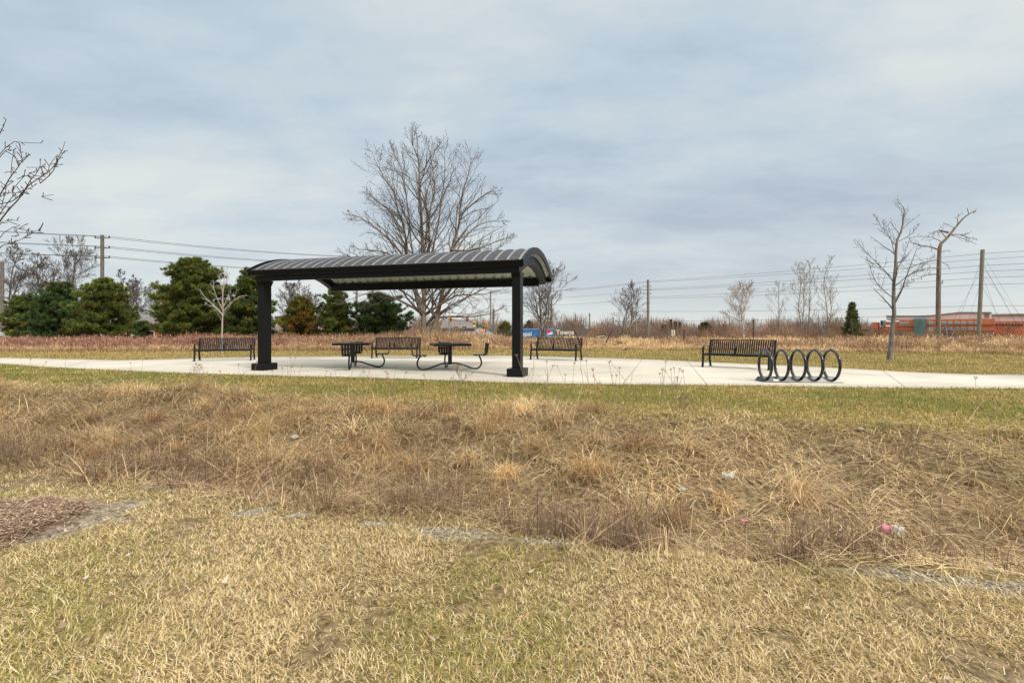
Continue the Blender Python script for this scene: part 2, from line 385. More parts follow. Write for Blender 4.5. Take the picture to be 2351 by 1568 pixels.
for (a, b) in (((1474, 825.6), (1433, 877.4)), ((1579, 829.6), (1620, 879)), ((1702, 836.4), (1760, 860)), ((640, 819), (560, 857)), ((2030, 853), (2075, 886.5)), ((210, 826), (150, 843))):
    (x0, y0), (x1, y1) = gp(*a), gp(*b); Ln = math.hypot(x1 - x0, y1 - y0); nx_, ny_ = -(y1 - y0) / Ln, (x1 - x0) / Ln
    d = pmath('ABSOLUTE', pmath('ADD', pmath('ADD', pmath('MULTIPLY', px_, nx_), pmath('MULTIPLY', py_, ny_)), -(x0 * nx_ + y0 * ny_)))
    joint(d, 0.018, 0.75)
for (u, v) in COLS:
    cx, cy = sh(u, v)
    d = pmath('ABSOLUTE', pmath('SUBTRACT', pmath('SQRT', pmath('ADD', pmath('POWER', pmath('SUBTRACT', px_, cx), 2.0), pmath('POWER', pmath('SUBTRACT', py_, cy), 2.0))), 0.56))
    joint(d, 0.016, 0.8)
pmx = pt.nodes.new('ShaderNodeMixRGB'); pmx.inputs[2].default_value = (0.05, 0.047, 0.043, 1)
pt.links.new(dark, pmx.inputs[0]); pt.links.new(prr.outputs[0], pmx.inputs[1]); pt.links.new(pmx.outputs[0], pb_.inputs['Base Color'])
pb_.inputs['Roughness'].default_value = 0.85; pb_.inputs['Specular IOR Level'].default_value = 0.25
pbp = pt.nodes.new('ShaderNodeBump'); pbp.inputs['Strength'].default_value = 0.25; pbp.inputs['Distance'].default_value = 0.01
pt.links.new(pn(120, 3), pbp.inputs['Height']); pt.links.new(pbp.outputs[0], pb_.inputs['Normal'])
n = len(fx_); Vp = []; Fp = []
rows = [(fx_, fy_, -0.1), (fx_, fy_, 0.0)] + [((fx_ * (1 - s) + bx_ * s), (fy_ * (1 - s) + by_ * s), 0.0) for s in (0.33, 0.66)] + [(bx_, by_, 0.0), (bx_, by_, -0.1)]
for (a, b, z) in rows: Vp.append(np.stack([a, b, np.full(n, z)], -1))
for k in range(len(rows) - 1):
    i = np.arange(n - 1) + k * n; Fp.append(np.stack([i, i + 1, i + 1 + n, i + n], -1))
o = mk('path', np.concatenate(Vp), [np.concatenate(Fp)], pm_); tag(o, kind='structure')
# the far road
am = noise_mat('asphalt', (0.045, 0.045, 0.046), (0.07, 0.07, 0.07), 0.9, 3)
mb = MB(); mb.box(-300, 300, 92, 103, -1.25, float(H(0, 97)) + 0.10); o = mb.build('road', am); tag(o, kind='structure')

# ------------------------------------------------------------------ the picnic shelter
def shx(V):
    V = np.array(V); c, s = math.cos(SA), math.sin(SA)
    return np.stack([V[:, 0] * c + V[:, 1] * s, -V[:, 0] * s + V[:, 1] * c, V[:, 2]], -1)
shel = empty('picnic_shelter', (SX, SY, 0), 0, 'black steel picnic shelter with curved ribbed roof on two posts over the tables', 'shelter')
RL, RR, VC, CZ = 7.97, 3.79, 1.95, 3.35
def deck(v): return CZ - (RR - math.sqrt(RR * RR - (v - VC) ** 2))
for (u, v) in COLS:
    m = MB(); m.box(u - 0.105, u + 0.105, 0.22, 0.52, 0.2, 2.47, b=0.008)
    cp = m.build('column', M['black'], shel, xf=shx)
    m = MB(); m.box(u - 0.205, u + 0.205, 0.09, 0.65, 0.0, 0.2, b=0.006); m.build('column_base', M['black'], shel, xf=shx)
    # curved roof beam growing out of the column head
    m = MB(); path = []; sec = [(-0.10, 0.0), (0.10, 0.0), (0.10, 0.24), (-0.10, 0.24)]
    V = []; K = 26; vs_ = [0.14 + (3.62 - 0.14) * i / (K - 1) for i in range(K)]
    for v_ in vs_:
        top = deck(v_) - 0.17; sl = (v_ - VC) / math.sqrt(RR * RR - (v_ - VC) ** 2); nn = math.hypot(1, sl)
        for (du, dz) in ((-0.10, 0), (0.10, 0), (0.10, 1), (-0.10, 1)):
            V.append((u + du, v_ - dz * 0.24 * sl / nn, top - dz * 0.24 / nn))
    F = []
    for i in range(K - 1):
        for q in range(4): F.append((i * 4 + q, i * 4 + (q + 1) % 4, i * 4 + 4 + (q + 1) % 4, i * 4 + 4 + q))
    F += [(3, 2, 1, 0), tuple((K - 1) * 4 + q for q in range(4))]
    m.add(V, F); m.build('roof_beam', M['black'], shel, xf=shx)
    m = MB()   # flared haunch under the beam
    V = []
    for (z, a, b0, b1) in ((2.44, 0.112, 0.213, 0.527), (2.58, 0.112, 0.16, 0.60)):
        V += [(u - a, b0, z), (u + a, b0, z), (u + a, b1, z), (u - a, b1, z)]
    m.add(V, [(3, 2, 1, 0), (4, 5, 6, 7)] + [(q, (q + 1) % 4, 4 + (q + 1) % 4, 4 + q) for q in range(4)]); m.build('column_head', M['black'], shel, xf=shx)
m = MB(); m.box(COLS[1][0] - 0.10, COLS[0][0] + 0.10, 0.125, 0.205, 2.54, 2.76, b=0.005); m.build('front_beam', M['black'], shel, xf=shx)
m = MB(); m.box(COLS[1][0] + 0.10, COLS[0][0] - 0.10, 3.33, 3.47, 2.52, 2.76, b=0.005); m.build('rear_beam', M['black'], shel, xf=shx)
for nm, v0, sg in (('front_gutter', 0.0, 1), ('rear_gutter', 3.9, -1)):
    m = MB(); z0 = deck(0.0)
    sec = [(0.0, 0.03), (0.0, 0.0), (0.045, -0.105), (0.105, -0.135), (0.14, -0.135), (0.14, 0.0)]
    V = []
    for u in (-RL, 0.0):
        for (dv, dz) in sec: V.append((u, v0 + sg * dv - sg * 0.02, z0 + dz - 0.005))
    k = len(sec); F = [(q, (q + 1) % k, k + (q + 1) % k, k + q) for q in range(k)] + [tuple(range(k - 1, -1, -1)), tuple(range(k, 2 * k))]
    m.add(V, F); m.build(nm, M['black'], shel, xf=shx)
for u0, u1 in ((-0.004, 0.035), (-RL - 0.035, -RL + 0.004)):
    m = MB(); V = []; K = 30
    for i in range(K):
        v_ = -0.02 + 3.94 * i / (K - 1); sl = (v_ - VC) / math.sqrt(RR * RR - (v_ - VC) ** 2); nn = math.hypot(1, sl)
        for (uu, t) in ((u0, -0.055), (u1, -0.055), (u1, 0.125), (u0, 0.125)):
            V.append((uu, v_ - t * sl / nn, deck(v_) - t / nn))
    F = []
    for i in range(K - 1):
        for q in range(4): F.append((i * 4 + q, i * 4 + 4 + q, i * 4 + 4 + (q + 1) % 4, i * 4 + (q + 1) % 4))
    F += [(0, 1, 2, 3), tuple((K - 1) * 4 + q for q in (3, 2, 1, 0))]
    m.add(V, F); m.build('end_fascia', M['black'], shel, xf=shx)
# ribbed roof sheet: dark pans, pale ribs, pale underside
prof = []; pk = []; NP = 26; pitch = RL / NP
for i in range(NP):
    b0 = -RL + i * pitch
    for (f, hgt, k) in ((0.0, 0, 0), (0.62, 0, 0), (0.69, 0.034, 1), (0.91, 0.034, 0)): prof.append((b0 + f * pitch, hgt)); pk.append(k)
prof.append((0.0, 0.0)); prof = np.array(prof); npf = len(prof); KV = 34
V = []; 
for s_, dz in ((0, 0.0), (1, -0.012)):
    for j in range(KV):
        v_ = 0.01 + 3.88 * j / (KV - 1); sl = (v_ - VC) / math.sqrt(RR * RR - (v_ - VC) ** 2); nn = math.hypot(1, sl)
        for (u, hgt) in prof: V.append((u, v_ + (hgt + dz) * sl / nn, deck(v_) + (hgt + dz) / nn))
F = []; MI = []
for s_ in (0, 1):
    for j in range(KV - 1):
        for i in range(npf - 1):
            a = s_ * KV * npf + j * npf + i; q = (a, a + 1, a + npf + 1, a + npf)
            F.append(q if s_ == 0 else q[::-1]); MI.append(2 if s_ else (0 if pk[i] == 0 else 1))
mk('roof_deck', shx(V), [F], [M['roof_flat'], M['roof_rib'], M['roof_under']], shel, mi=MI)

# ------------------------------------------------------------------ benches
def make_bench():
    root = empty('park_bench', (0, 0, 0))
    Lh = 0.93
    def rect(w, t): return [(-w / 2, -t / 2), (w / 2, -t / 2), (w / 2, t / 2), (-w / 2, t / 2)]
    seatp = [(-0.285, 0.375), (-0.295, 0.405), (-0.285, 0.432), (-0.25, 0.445), (-0.15, 0.440), (0.0, 0.425), (0.12, 0.418), (0.17, 0.425)]
    backp = [(0.175, 0.43), (0.195, 0.47), (0.23, 0.56), (0.265, 0.68), (0.305, 0.80), (0.325, 0.835)]
    ns = 29; ms = MB(); mbk = MB()
    for i in range(ns):
        x = -Lh + 0.045 + (2 * Lh - 0.09) * i / (ns - 1)
        ms.sweep([(x, a, b) for a, b in seatp], rect(0.038, 0.007)); mbk.sweep([(x, a, b) for a, b in backp], rect(0.038, 0.007))
    ms.build('seat', M['bench'], root); mbk.build('backrest', M['bench'], root)
    m = MB(); m.box(-Lh - 0.01, Lh + 0.01, 0.30, 0.352, 0.838, 0.862, b=0.004); m.build('top_rail', M['bench'], root)
    m = MB(); m.box(-Lh, Lh, -0.27, -0.235, 0.365, 0.402, b=0.004); m.box(-Lh, Lh, 0.15, 0.185, 0.375, 0.41, b=0.004); m.build('seat_rail', M['bench'], root)
    def arc(p, q, c, n=6):
        return [((1 - t) ** 2 * p[0] + 2 * t * (1 - t) * c[0] + t * t * q[0], (1 - t) ** 2 * p[1] + 2 * t * (1 - t) * c[1] + t * t * q[1]) for t in [i / n for i in range(n + 1)]]
    for sx in (-1, 1):
        x = sx * (Lh + 0.02)
        fl = arc((-0.345, 0.012), (-0.30, 0.40), (-0.30, 0.22), 6)
        m = MB(); m.sweep([(x, a, b) for a, b in fl], rect(0.058, 0.034)); m.box(x - 0.05, x + 0.05, -0.385, -0.305, 0, 0.012); m.build('leg', M['bench'], root)
        rl = arc((0.30, 0.012), (0.20, 0.42), (0.20, 0.22), 6) + [(0.235, 0.56), (0.27, 0.68), (0.315, 0.82), (0.325, 0.845)]
        m = MB(); m.sweep([(x, a, b) for a, b in rl], rect(0.058, 0.034)); m.box(x - 0.05, x + 0.05, 0.26, 0.34, 0, 0.012); m.build('leg', M['bench'], root)
        ar = [(-0.30, 0.40)] + arc((-0.30, 0.55), (-0.21, 0.655), (-0.30, 0.65), 6) + [(0.0, 0.655), (0.20, 0.645), (0.255, 0.635)]
        m = MB(); m.sweep([(x, a, b) for a, b in ar], rect(0.062, 0.014)); m.build('armrest', M['bench'], root)
        m = MB(); m.box(x - 0.016, x + 0.016, -0.285, 0.195, 0.378, 0.405); m.build('side_rail', M['bench'], root)
    ar = [(-0.265, 0.44)] + arc((-0.265, 0.56), (-0.20, 0.655), (-0.265, 0.65), 6) + [(0.0, 0.655), (0.20, 0.645), (0.25, 0.632)]
    m = MB(); m.sweep([(0, a, b) for a, b in ar], rect(0.062, 0.014)); m.build('armrest', M['bench'], root)
    return root
b0 = make_bench(); GB = 'slatted benches around the concrete pad'
def bc(fl, fr):
    a = gp(*fl); b = gp(*fr); return ((a[0] + b[0]) / 2, (a[1] + b[1]) / 2)
bl = [(bc((451, 829.7), (570.3, 827)), 17, 'black slatted bench left of the shelter, in front of a small pale tree'),
      (bc((855, 822.6), (954.8, 822.0)), -2, 'black slatted bench behind the picnic tables, before the big bare tree'),
      (bc((1219.3, 825.7), (1320.7, 829.0)), -29, 'black slatted bench just right of the shelter post, at the rear edge of the pad'),
      (bc((1618, 843), (1758.4, 849.6)), -44, 'black slatted bench standing beside and behind the five-ring bicycle rack')]
for i, ((x, y), a, lab) in enumerate(bl):
    b = b0 if i == 0 else copy_tree(b0)
    th = R(a); b.location = (x - 0.34 * math.sin(th) * 1.0, y + 0.34 * math.cos(th), 0.0); b.rotation_euler = (0, 0, th); tag(b, lab, 'bench', GB)

# ------------------------------------------------------------------ picnic tables with attached seats
def make_table(name, loc, rot, arms, label):
    root = empty(name, loc, rot, label, 'picnic table', 'picnic tables under the shelter')
    m = MB(); h = 0.52
    for i in range(11):     # slatted top
        y0 = -h + 0.055 + (2 * h - 0.11) * i / 11; m.box(-h + 0.05, h - 0.05, y0, y0 + (2 * h - 0.11) / 11 - 0.014, 0.748, 0.768)
    for (x0, x1, y0, y1) in ((-h, h, -h, -h + 0.05), (-h, h, h - 0.05, h), (-h, -h + 0.05, -h + 0.05, h - 0.05), (h - 0.05, h, -h + 0.05, h - 0.05)):
        m.box(x0, x1, y0, y1, 0.705, 0.77, b=0.006)
    m.box(-0.4, 0.4, -0.03, 0.03, 0.71, 0.745); m.box(-0.03, 0.03, -0.4, 0.4, 0.70, 0.735)
    m.build('tabletop', M['bench'], root)
    m = MB(); m.cone(0, 0, 0.17, 0.72, 0.058, 0.058, 20); m.build('pedestal', M['bench'], root, smooth=True)
    for a in arms:
        c, s = math.cos(a), math.sin(a)
        def P(r, z, t=0): return (c * r - s * t, s * r + c * t, z)
        pts = [(0.03, 0.20), (0.12, 0.205), (0.25, 0.19), (0.45, 0.12), (0.62, 0.055), (0.74, 0.03), (0.83, 0.045), (0.895, 0.10), (0.93, 0.18), (0.92, 0.27), (0.88, 0.36), (0.855, 0.415)]
        # smooth the path
        q = np.array(pts)
        for _ in range(2):
            nq = [q[0]]
            for i in range(len(q) - 1): nq += [q[i] * 0.75 + q[i + 1] * 0.25, q[i] * 0.25 + q[i + 1] * 0.75]
            q = np.array(nq + [q[-1]])
        m = MB(); m.tube([P(r, z) for r, z in q], 0.024, 10, ref=(-s, c, 0)); m.build('support_arm', M['bench'], root, smooth=True)
        def xf(V, c=c, s=s): V = np.array(V); return np.stack([c * V[:, 0] - s * V[:, 1], s * V[:, 0] + c * V[:, 1], V[:, 2]], -1)
        m = MB()
        for i in range(5): m.box(0.67, 1.05, -0.19 + i * 0.077, -0.19 + i * 0.077 + 0.066, 0.425, 0.445, b=0.004)
        m.box(0.72, 0.76, -0.18, 0.18, 0.408, 0.424); m.box(0.95, 0.99, -0.18, 0.18, 0.408, 0.424)
        m.build('seat', M['bench'], root, xf=xf)
        m = MB()
        for i in range(5):
            y0 = -0.19 + i * 0.077 + 0.033
            m.sweep([(1.045, y0, 0.46), (1.065, y0, 0.50), (1.10, y0, 0.775)], [(-0.031, -0.008), (0.031, -0.008), (0.031, 0.008), (-0.031, 0.008)], ref=(0, 1, 0))
        m.box(1.085, 1.111, -0.195, 0.195, 0.735, 0.782, b=0.004); m.box(1.075, 1.089, -0.19, 0.19, 0.60, 0.63); m.box(1.047, 1.068, -0.12, 0.12, 0.435, 0.47)
        m.build('seat_back', M['bench'], root, xf=xf)
    return root
make_table('picnic_table', (-1.78, 13.75, 0), R(17), [0, math.pi / 2, math.pi], 'black metal table beside the right post, with seats left, right and behind')
make_table('picnic_table', (-4.82, 14.5, 0), R(12), [0, math.pi / 2, -math.pi / 2], 'black metal table farther left under the roof, with a seat back facing the ditch')

# ------------------------------------------------------------------ bicycle rack
rk = empty('bike_rack', (6.34, 10.62, 0), R(-5), 'black bicycle rack of five upright rings on a sloped base plate', 'bike rack')
m = MB(); V = []
for (z, a, b) in ((0.0, 0.84, 0.20), (0.012, 0.84, 0.20), (0.10, 0.80, 0.140)): V += [(-a, -b, z), (a, -b, z), (a, b, z), (-a, b, z)]
m.add(V, [(3, 2, 1, 0), (8, 9, 10, 11)] + [(k * 4 + q, k * 4 + (q + 1) % 4, k * 4 + 4 + (q + 1) % 4, k * 4 + 4 + q) for k in (0, 1) for q in range(4)]); m.build('base', M['rack'], rk)
for i in range(5):
    x = -0.70 + 0.35 * i; m = MB()
    m.tube([(x, 0.325 * math.sin(t), 0.37 - 0.325 * math.cos(t)) for t in [2 * math.pi * (k + 0.5) / 48 for k in range(48)]], 0.030, 12, ref=(1, 0, 0), closed=True)
    m.build('ring', M['rack'], rk, smooth=True)
m = MB(); m.add([(-0.60, -0.1925, 0.028), (-0.48, -0.1925, 0.028), (-0.48, -0.1665, 0.066), (-0.60, -0.1665, 0.066)], [(0, 1, 2, 3)]); stk = m.build('sticker', M['white'], rk)

# ------------------------------------------------------------------ trees
def tubes(branches, V, F, base, minr=0.0, pick=None):
    """batches polylines (pts, radii) by length into n-sided tubes"""
    bk_ = {}
    for pts, rad in branches:
        sd = 8 if rad[0] > 0.09 else (5 if rad[0] > 0.03 else 3)
        bk_.setdefault((len(pts), sd), []).append((pts, rad))
    for (k, sd), L_ in bk_.items():
        P = np.array([a for a, _ in L_]); Rr = np.maximum(np.array([b for _, b in L_]), minr)
        T = np.gradient(P, axis=1); T /= np.linalg.norm(T, axis=2, keepdims=True) + 1e-9
        ref = np.where(np.abs(T[:, :1, 2:3]) > 0.8, np.array([[[1.0, 0, 0]]]), np.array([[[0, 0, 1.0]]]))
        A = np.cross(T, np.broadcast_to(ref, T.shape)); A /= np.linalg.norm(A, axis=2, keepdims=True) + 1e-9
        B = np.cross(T, A)
        an = 2 * np.pi * np.arange(sd) / sd
        W = P[:, :, None, :] + Rr[:, :, None, None] * (A[:, :, None, :] * np.cos(an)[None, None, :, None] + B[:, :, None, :] * np.sin(an)[None, None, :, None])
        nb = len(L_); I = np.arange(nb * k * sd).reshape(nb, k, sd) + base
        nx2 = np.roll(I, -1, axis=2)
        F.append(np.stack([I[:, :-1], nx2[:, :-1], nx2[:, 1:], I[:, 1:]], -1).reshape(-1, 4))
        V.append(W.reshape(-1, 3)); base += nb * k * sd
    return base
def tube_obj(name, branches, mat, parent=None, minr=0.0):
    V, F = [], []; tubes(branches, V, F, 0, minr); return mk(name, np.concatenate(V), F, mat, parent, smooth=True)
def unit(v): return v / (np.linalg.norm(v) + 1e-9)
def grow(rng, p, d, L, r, lev, P, out):
    n = P.get('nseg', 5); pts = [p]; d = unit(d); ds = [d]
    for i in range(n):
        d = unit(d + rng.normal(0, P['wander'], 3) + np.array([0, 0, P['up']])); p = p + d * (L / n); pts.append(p); ds.append(d)
    rad = [max(r * (1 - 0.75 * i / n), P['rmin']) for i in range(n + 1)]
    out.append((pts, rad))
    if lev <= 0: return
    kids(rng, pts, ds, rad, L, lev, P, out, P['t0'])
def kids(rng, pts, ds, rad, L, lev, P, out, t0, num=None):
    n = len(pts) - 1; k = num if num else max(2, int(round(P['n'] * (0.75 + 0.5 * rng.rand()))))
    for j in range(k):
        t = t0 + (1 - t0) * (j + rng.rand()) / k; f = min(t, 0.999) * n; i = int(f); q = pts[i] + (pts[i + 1] - pts[i]) * (f - i)
        d = ds[min(i + 1, n)]; side = unit(np.cross(d, rng.normal(0, 1, 3))); a = R(P['ang'] * (0.7 + 0.6 * rng.rand()))
        nd = d * math.cos(a) + side * math.sin(a)
        grow(rng, q, nd, L * P['ratio'] * (1.10 - P.get('tf', 0.94) * t) * (0.7 + 0.6 * rng.rand()), max(rad[i] * P['rr'], P['rmin']), lev - 1, P, out)
def smooth_path(pts, it=2):
    q = np.array(pts, float)
    for _ in range(it):
        nq = [q[0]]
        for i in range(len(q) - 1): nq += [q[i] * 0.75 + q[i + 1] * 0.25, q[i] * 0.25 + q[i + 1] * 0.75]
        q = np.array(nq + [q[-1]])
    return q
def stems_tree(name, label, base, D, stems, P, seed, mats, group=None, dz=None, cat='tree', nk=9):
    """a bare tree whose main stems are given as (x, height, depth) polylines from its base; twigs are grown along them"""
    rng = np.random.RandomState(seed); root = empty(name, base, 0, label, cat, group)
    main = []; fine = []
    for (pts, r0, r1) in stems:
        q = smooth_path([(a, c, b) for (a, b, c) in pts], 1); L = float(np.sum(np.linalg.norm(np.diff(q, axis=0), axis=1)))
        m_ = len(q); q = q + np.concatenate([np.zeros((1, 3)), rng.normal(0, 0.012 * L / 3, (m_ - 1, 3))])
        rad = [r0 + (r1 - r0) * (i / (m_ - 1)) ** 0.8 for i in range(m_)]
        main.append((list(q), rad)); ds = list(np.gradient(q, axis=0)); ds = [unit(v) for v in ds]
        kids(rng, list(q), ds, rad, L, P['lev'], P, fine, P.get('st0', 0.3), max(4, int(nk * L / 5.0)) if not P.get('fixed') else P['fixed'])
    tube_obj('trunk', main, mats[0], root); tube_obj('crown', fine, mats[1], root); return root
def auto_tree(name, label, base, h, wd, seed, mats, group=None, lev=3, n=5, r=0.1, fork=0.35, nst=1, rmin=0.008, up=0.10, ang=42, wander=0.12, cat='tree', ratio=0.60, nk=12):
    rng = np.random.RandomState(seed); stems = []
    for k in range(nst):
        az = rng.rand() * 6.28; ln = (0 if nst == 1 else wd * 0.32 * (0.6 + 0.6 * rng.rand()))
        hh = h * (1 if k == 0 else 0.75 + 0.25 * rng.rand())
        pts = [(0.06 * math.cos(az) * k, 0, 0.06 * math.sin(az) * k)] + [(ln * math.cos(az) * t ** 1.2 + rng.normal(0, 0.02 * h), hh * t, ln * math.sin(az) * t ** 1.2 + rng.normal(0, 0.02 * h)) for t in (0.25, 0.5, 0.75, 1.0)]
        stems.append((pts, r, rmin * 1.2))
    P = dict(tf=0.62, lev=lev - 1, n=n, ratio=ratio, ang=ang, wander=wander, up=up, rr=0.5, rmin=rmin, t0=0.25, nseg=4, st0=fork)
    P['fixed'] = nk
    # first-level limbs reach half the crown width
    tot = h; P1 = dict(P)
    root = empty(name, base, 0, label, cat, group); main = []; fine = []
    for (pts, r0, r1) in stems:
        q = smooth_path([(a, c, b) for (a, b, c) in pts], 1); m_ = len(q); rad = [r0 + (r1 - r0) * (i / (m_ - 1)) for i in range(m_)]
        main.append((list(q), rad)); ds = [unit(v) for v in np.gradient(q, axis=0)]
        for j in range(nk):
            t = fork + (0.97 - fork) * (j + rng.rand()) / nk; f = t * (m_ - 1); i = min(int(f), m_ - 2); p = q[i] + (q[i + 1] - q[i]) * (f - i)
            az = j * 2.4 + rng.rand(); a = R(ang * (0.8 + 0.5 * rng.rand())); side = np.array([math.cos(az), math.sin(az), 0])
            s = (t - fork) / (1 - fork); prof_ = (0.55 + 0.9 * s) if s < 0.4 else 0.91 * (1 - (s - 0.4) / 0.6) ** 0.7 + 0.12
            grow(rng, p, ds[i] * math.cos(a) + side * math.sin(a), wd * 0.64 * prof_ * (0.8 + 0.4 * rng.rand()), max(rad[i] * 0.5, rmin), P['lev'], P, fine)
    tube_obj('trunk', main, mats[0], root); tube_obj('crown', fine, mats[1], root); return root

GRD = lambda x, y: float(H(np.array([x]), np.array([y]))[0])
# the big bare tree behind the shelter: main stems traced at its real distance
BT = 40.0; bx0 = wp(977, 783, BT)[0]; bz0 = GRD(bx0, BT)
def S8(cx, cy):
    cy = cy if cy > 900 else 900 - (900 - cy) * 0.93
    x, z = wp(765.3 + cx * 0.3319, 275.5 + cy * 0.3319, BT)
    return (x - bx0, z - bz0)
rb = np.random.RandomState(3)
def stem(pts, r0, r1, dep):
    n_ = len(pts); o_ = []
    for i, p in enumerate(pts): x, z = S8(*p); o_.append((x, max(z, 0.0 if i == 0 else z), dep * i / (n_ - 1)))
    return (o_, r0, r1)
stems = [stem([(640, 1575), (630, 1480), (622, 1300), (610, 940), (600, 500), (590, 250), (530, 40)], 0.34, 0.012, 0.4),
         stem([(615, 1330), (560, 1150), (515, 900), (480, 660), (400, 450), (300, 200)], 0.17, 0.010, -1.2),
         stem([(630, 1250), (655, 900), (655, 620), (700, 400), (640, 80)], 0.15, 0.010, 1.0),
         stem([(655, 1560), (690, 1460), (740, 1250), (820, 900), (870, 650), (910, 400), (960, 200)], 0.27, 0.010, 0.5),
         stem([(600, 1330), (440, 1230), (300, 1190), (100, 1270)], 0.13, 0.012, -1.5),
         stem([(530, 1000), (400, 830), (250, 700), (165, 670)], 0.11, 0.01, -2.0),
         stem([(645, 1340), (760, 1270), (870, 1210), (1000, 1225), (1190, 1190)], 0.14, 0.01, -2.2),
         stem([(655, 1420), (760, 1350), (950, 1365), (1100, 1330), (1180, 1280)], 0.12, 0.01, 1.8),
         stem([(820, 900), (980, 900), (1100, 830), (1240, 770)], 0.11, 0.01, 1.5),
         stem([(870, 650), (1000, 540), (1100, 480), (1150, 540)], 0.09, 0.01, -1.6),
         stem([(495, 780), (380, 600), (260, 490), (190, 430)], 0.09, 0.01, 1.8),
         stem([(540, 1080), (400, 920), (250, 880), (90, 860)], 0.12, 0.01, 2.2),
         stem([(620, 1200), (560, 900), (540, 600), (520, 380), (470, 270)], 0.10, 0.01, -3.0),
         stem([(640, 1150), (700, 900), (760, 640), (800, 420), (800, 230)], 0.10, 0.01, -3.0),
         stem([(610, 1000), (640, 700), (600, 430), (690, 180)], 0.10, 0.01, 3.0),
         stem([(800, 1000), (920, 760), (1050, 650), (1180, 640)], 0.10, 0.01, 2.4),
         stem([(560, 1160), (420, 1080), (280, 1010), (120, 950)], 0.10, 0.01, -2.6),
         stem([(740, 1250), (900, 1080), (1060, 1000), (1220, 850)], 0.10, 0.01, -2.6)]
PB_ = dict(lev=2, n=10, ratio=0.46, ang=42, wander=0.15, up=0.05, rr=0.42, rmin=0.0085, t0=0.2, nseg=5, st0=0.22)
stems_tree('bare_tree', 'huge leafless tree with many upswept limbs towering behind the shelter roof', (bx0, BT, bz0), BT, stems, PB_, 3, (M['bark_brown'], M['twig_dark']), nk=13)

# young tree on the right lawn and the broken dead pine beyond it
yx, yy = gp(2042, 824.6); yz = GRD(yx, yy)
def S7(cx, cy): x, z = wp((3140 + cx / 2.09) / 1.6333, (700 + cy / 2.09) / 1.6333, yy); return (x - yx, z - yz)
def st7(pts, r0, r1, dep): return ([(*S7(*p), dep * i / (len(pts) - 1)) for i, p in enumerate(pts)], r0, r1)
stems = [st7([(410, 1358), (424, 1200), (440, 950), (452, 700), (465, 450), (500, 330), (520, 200), (515, 155)], 0.105, 0.008, 0.0),
         st7([(440, 880), (380, 845), (290, 775), (230, 700), (190, 610)], 0.030, 0.006, -0.4),
         st7([(448, 760), (380, 640), (310, 560), (250, 470), (222, 405)], 0.028, 0.006, 0.5),
         st7([(455, 560), (400, 440), (340, 370), (290, 300)], 0.022, 0.006, -0.5),
         st7([(462, 470), (400, 360), (360, 270), (345, 200)], 0.018, 0.005, 0.4),
         st7([(450, 690), (520, 590), (570, 500), (630, 400)], 0.024, 0.006, 0.4),
         st7([(480, 430), (540, 390), (580, 310)], 0.016, 0.005, -0.4),
         st7([(455, 880), (520, 800), (580, 770), (640, 720)], 0.022, 0.005, 0.3),
         st7([(450, 780), (520, 700), (600, 640), (660, 560)], 0.024, 0.005, -0.6),
         st7([(420, 700), (350, 610), (330, 540)], 0.016, 0.005, 0.7),
         st7([(505, 330), (530, 250), (560, 165)], 0.012, 0.005, 0.2)]
PY = dict(lev=2, n=4, ratio=0.36, ang=40, wander=0.13, up=0.10, rr=0.45, rmin=0.0045, t0=0.2, nseg=4, st0=0.25, fixed=13)
stems_tree('young_tree', 'slender leafless young tree standing alone on the lawn right of the bicycle rack', (yx, yy, yz), yy, stems, PY, 8, (M['bark_grey'], M['twig_dark']))
DT = 40.0; dx0 = wp(2154, 770, DT)[0]; dz0 = GRD(dx0, DT)
def S7d(cx, cy): x, z = wp((3140 + cx / 2.09) / 1.6333, (700 + cy / 2.09) / 1.6333, DT); return (x - dx0, z - dz0)
def st7d(pts, r0, r1, dep): return ([(*S7d(*p), dep * i / (len(pts) - 1)) for i, p in enumerate(pts)], r0, r1)
b_ = S7d(790, 1130)
stems = [([(0, 0, 0), (*b_, 0)] + [(*S7d(*p), 0.1) for p in ((800, 800), (805, 560), (812, 450), (850, 420), (890, 375), (940, 310), (1000, 240), (1060, 200), (1090, 190))], 0.20, 0.02),
         st7d([(800, 500), (720, 475), (600, 465), (520, 445)], 0.07, 0.012, -0.6), st7d([(870, 360), (845, 350), (818, 340)], 0.10, 0.05, 0.2),
         st7d([(880, 380), (960, 370), (1050, 390), (1140, 408)], 0.05, 0.01, 0.5), st7d([(800, 570), (700, 590), (600, 630), (520, 640)], 0.045, 0.01, 0.8),
         st7d([(800, 640), (700, 640), (600, 655), (540, 690)], 0.045, 0.01, -0.8), st7d([(800, 680), (720, 690), (640, 730)], 0.035, 0.01, 0.7),
         st7d([(820, 510), (870, 500), (905, 500)], 0.03, 0.01, 0.3), st7d([(820, 760), (845, 730)], 0.05, 0.02, 0.2), st7d([(820, 590), (860, 620), (850, 650)], 0.03, 0.01, -0.3),
         st7d([(890, 380), (960, 410), (1040, 460)], 0.035, 0.01, -0.5), st7d([(830, 440), (760, 380), (660, 380)], 0.04, 0.01, 0.8),
         st7d([(850, 400), (780, 350), (720, 360), (640, 400)], 0.04, 0.01, -0.9), st7d([(945, 290), (950, 230), (1010, 200)], 0.04, 0.01, 0.3), st7d([(1030, 215), (1025, 165)], 0.035, 0.015, 0.1),
         st7d([(920, 330), (870, 290), (860, 280)], 0.03, 0.01, 0.3)]
PD = dict(lev=1, n=4, ratio=0.34, ang=48, wander=0.2, up=-0.02, rr=0.5, rmin=0.009, t0=0.2, nseg=4, st0=0.35, fixed=8)
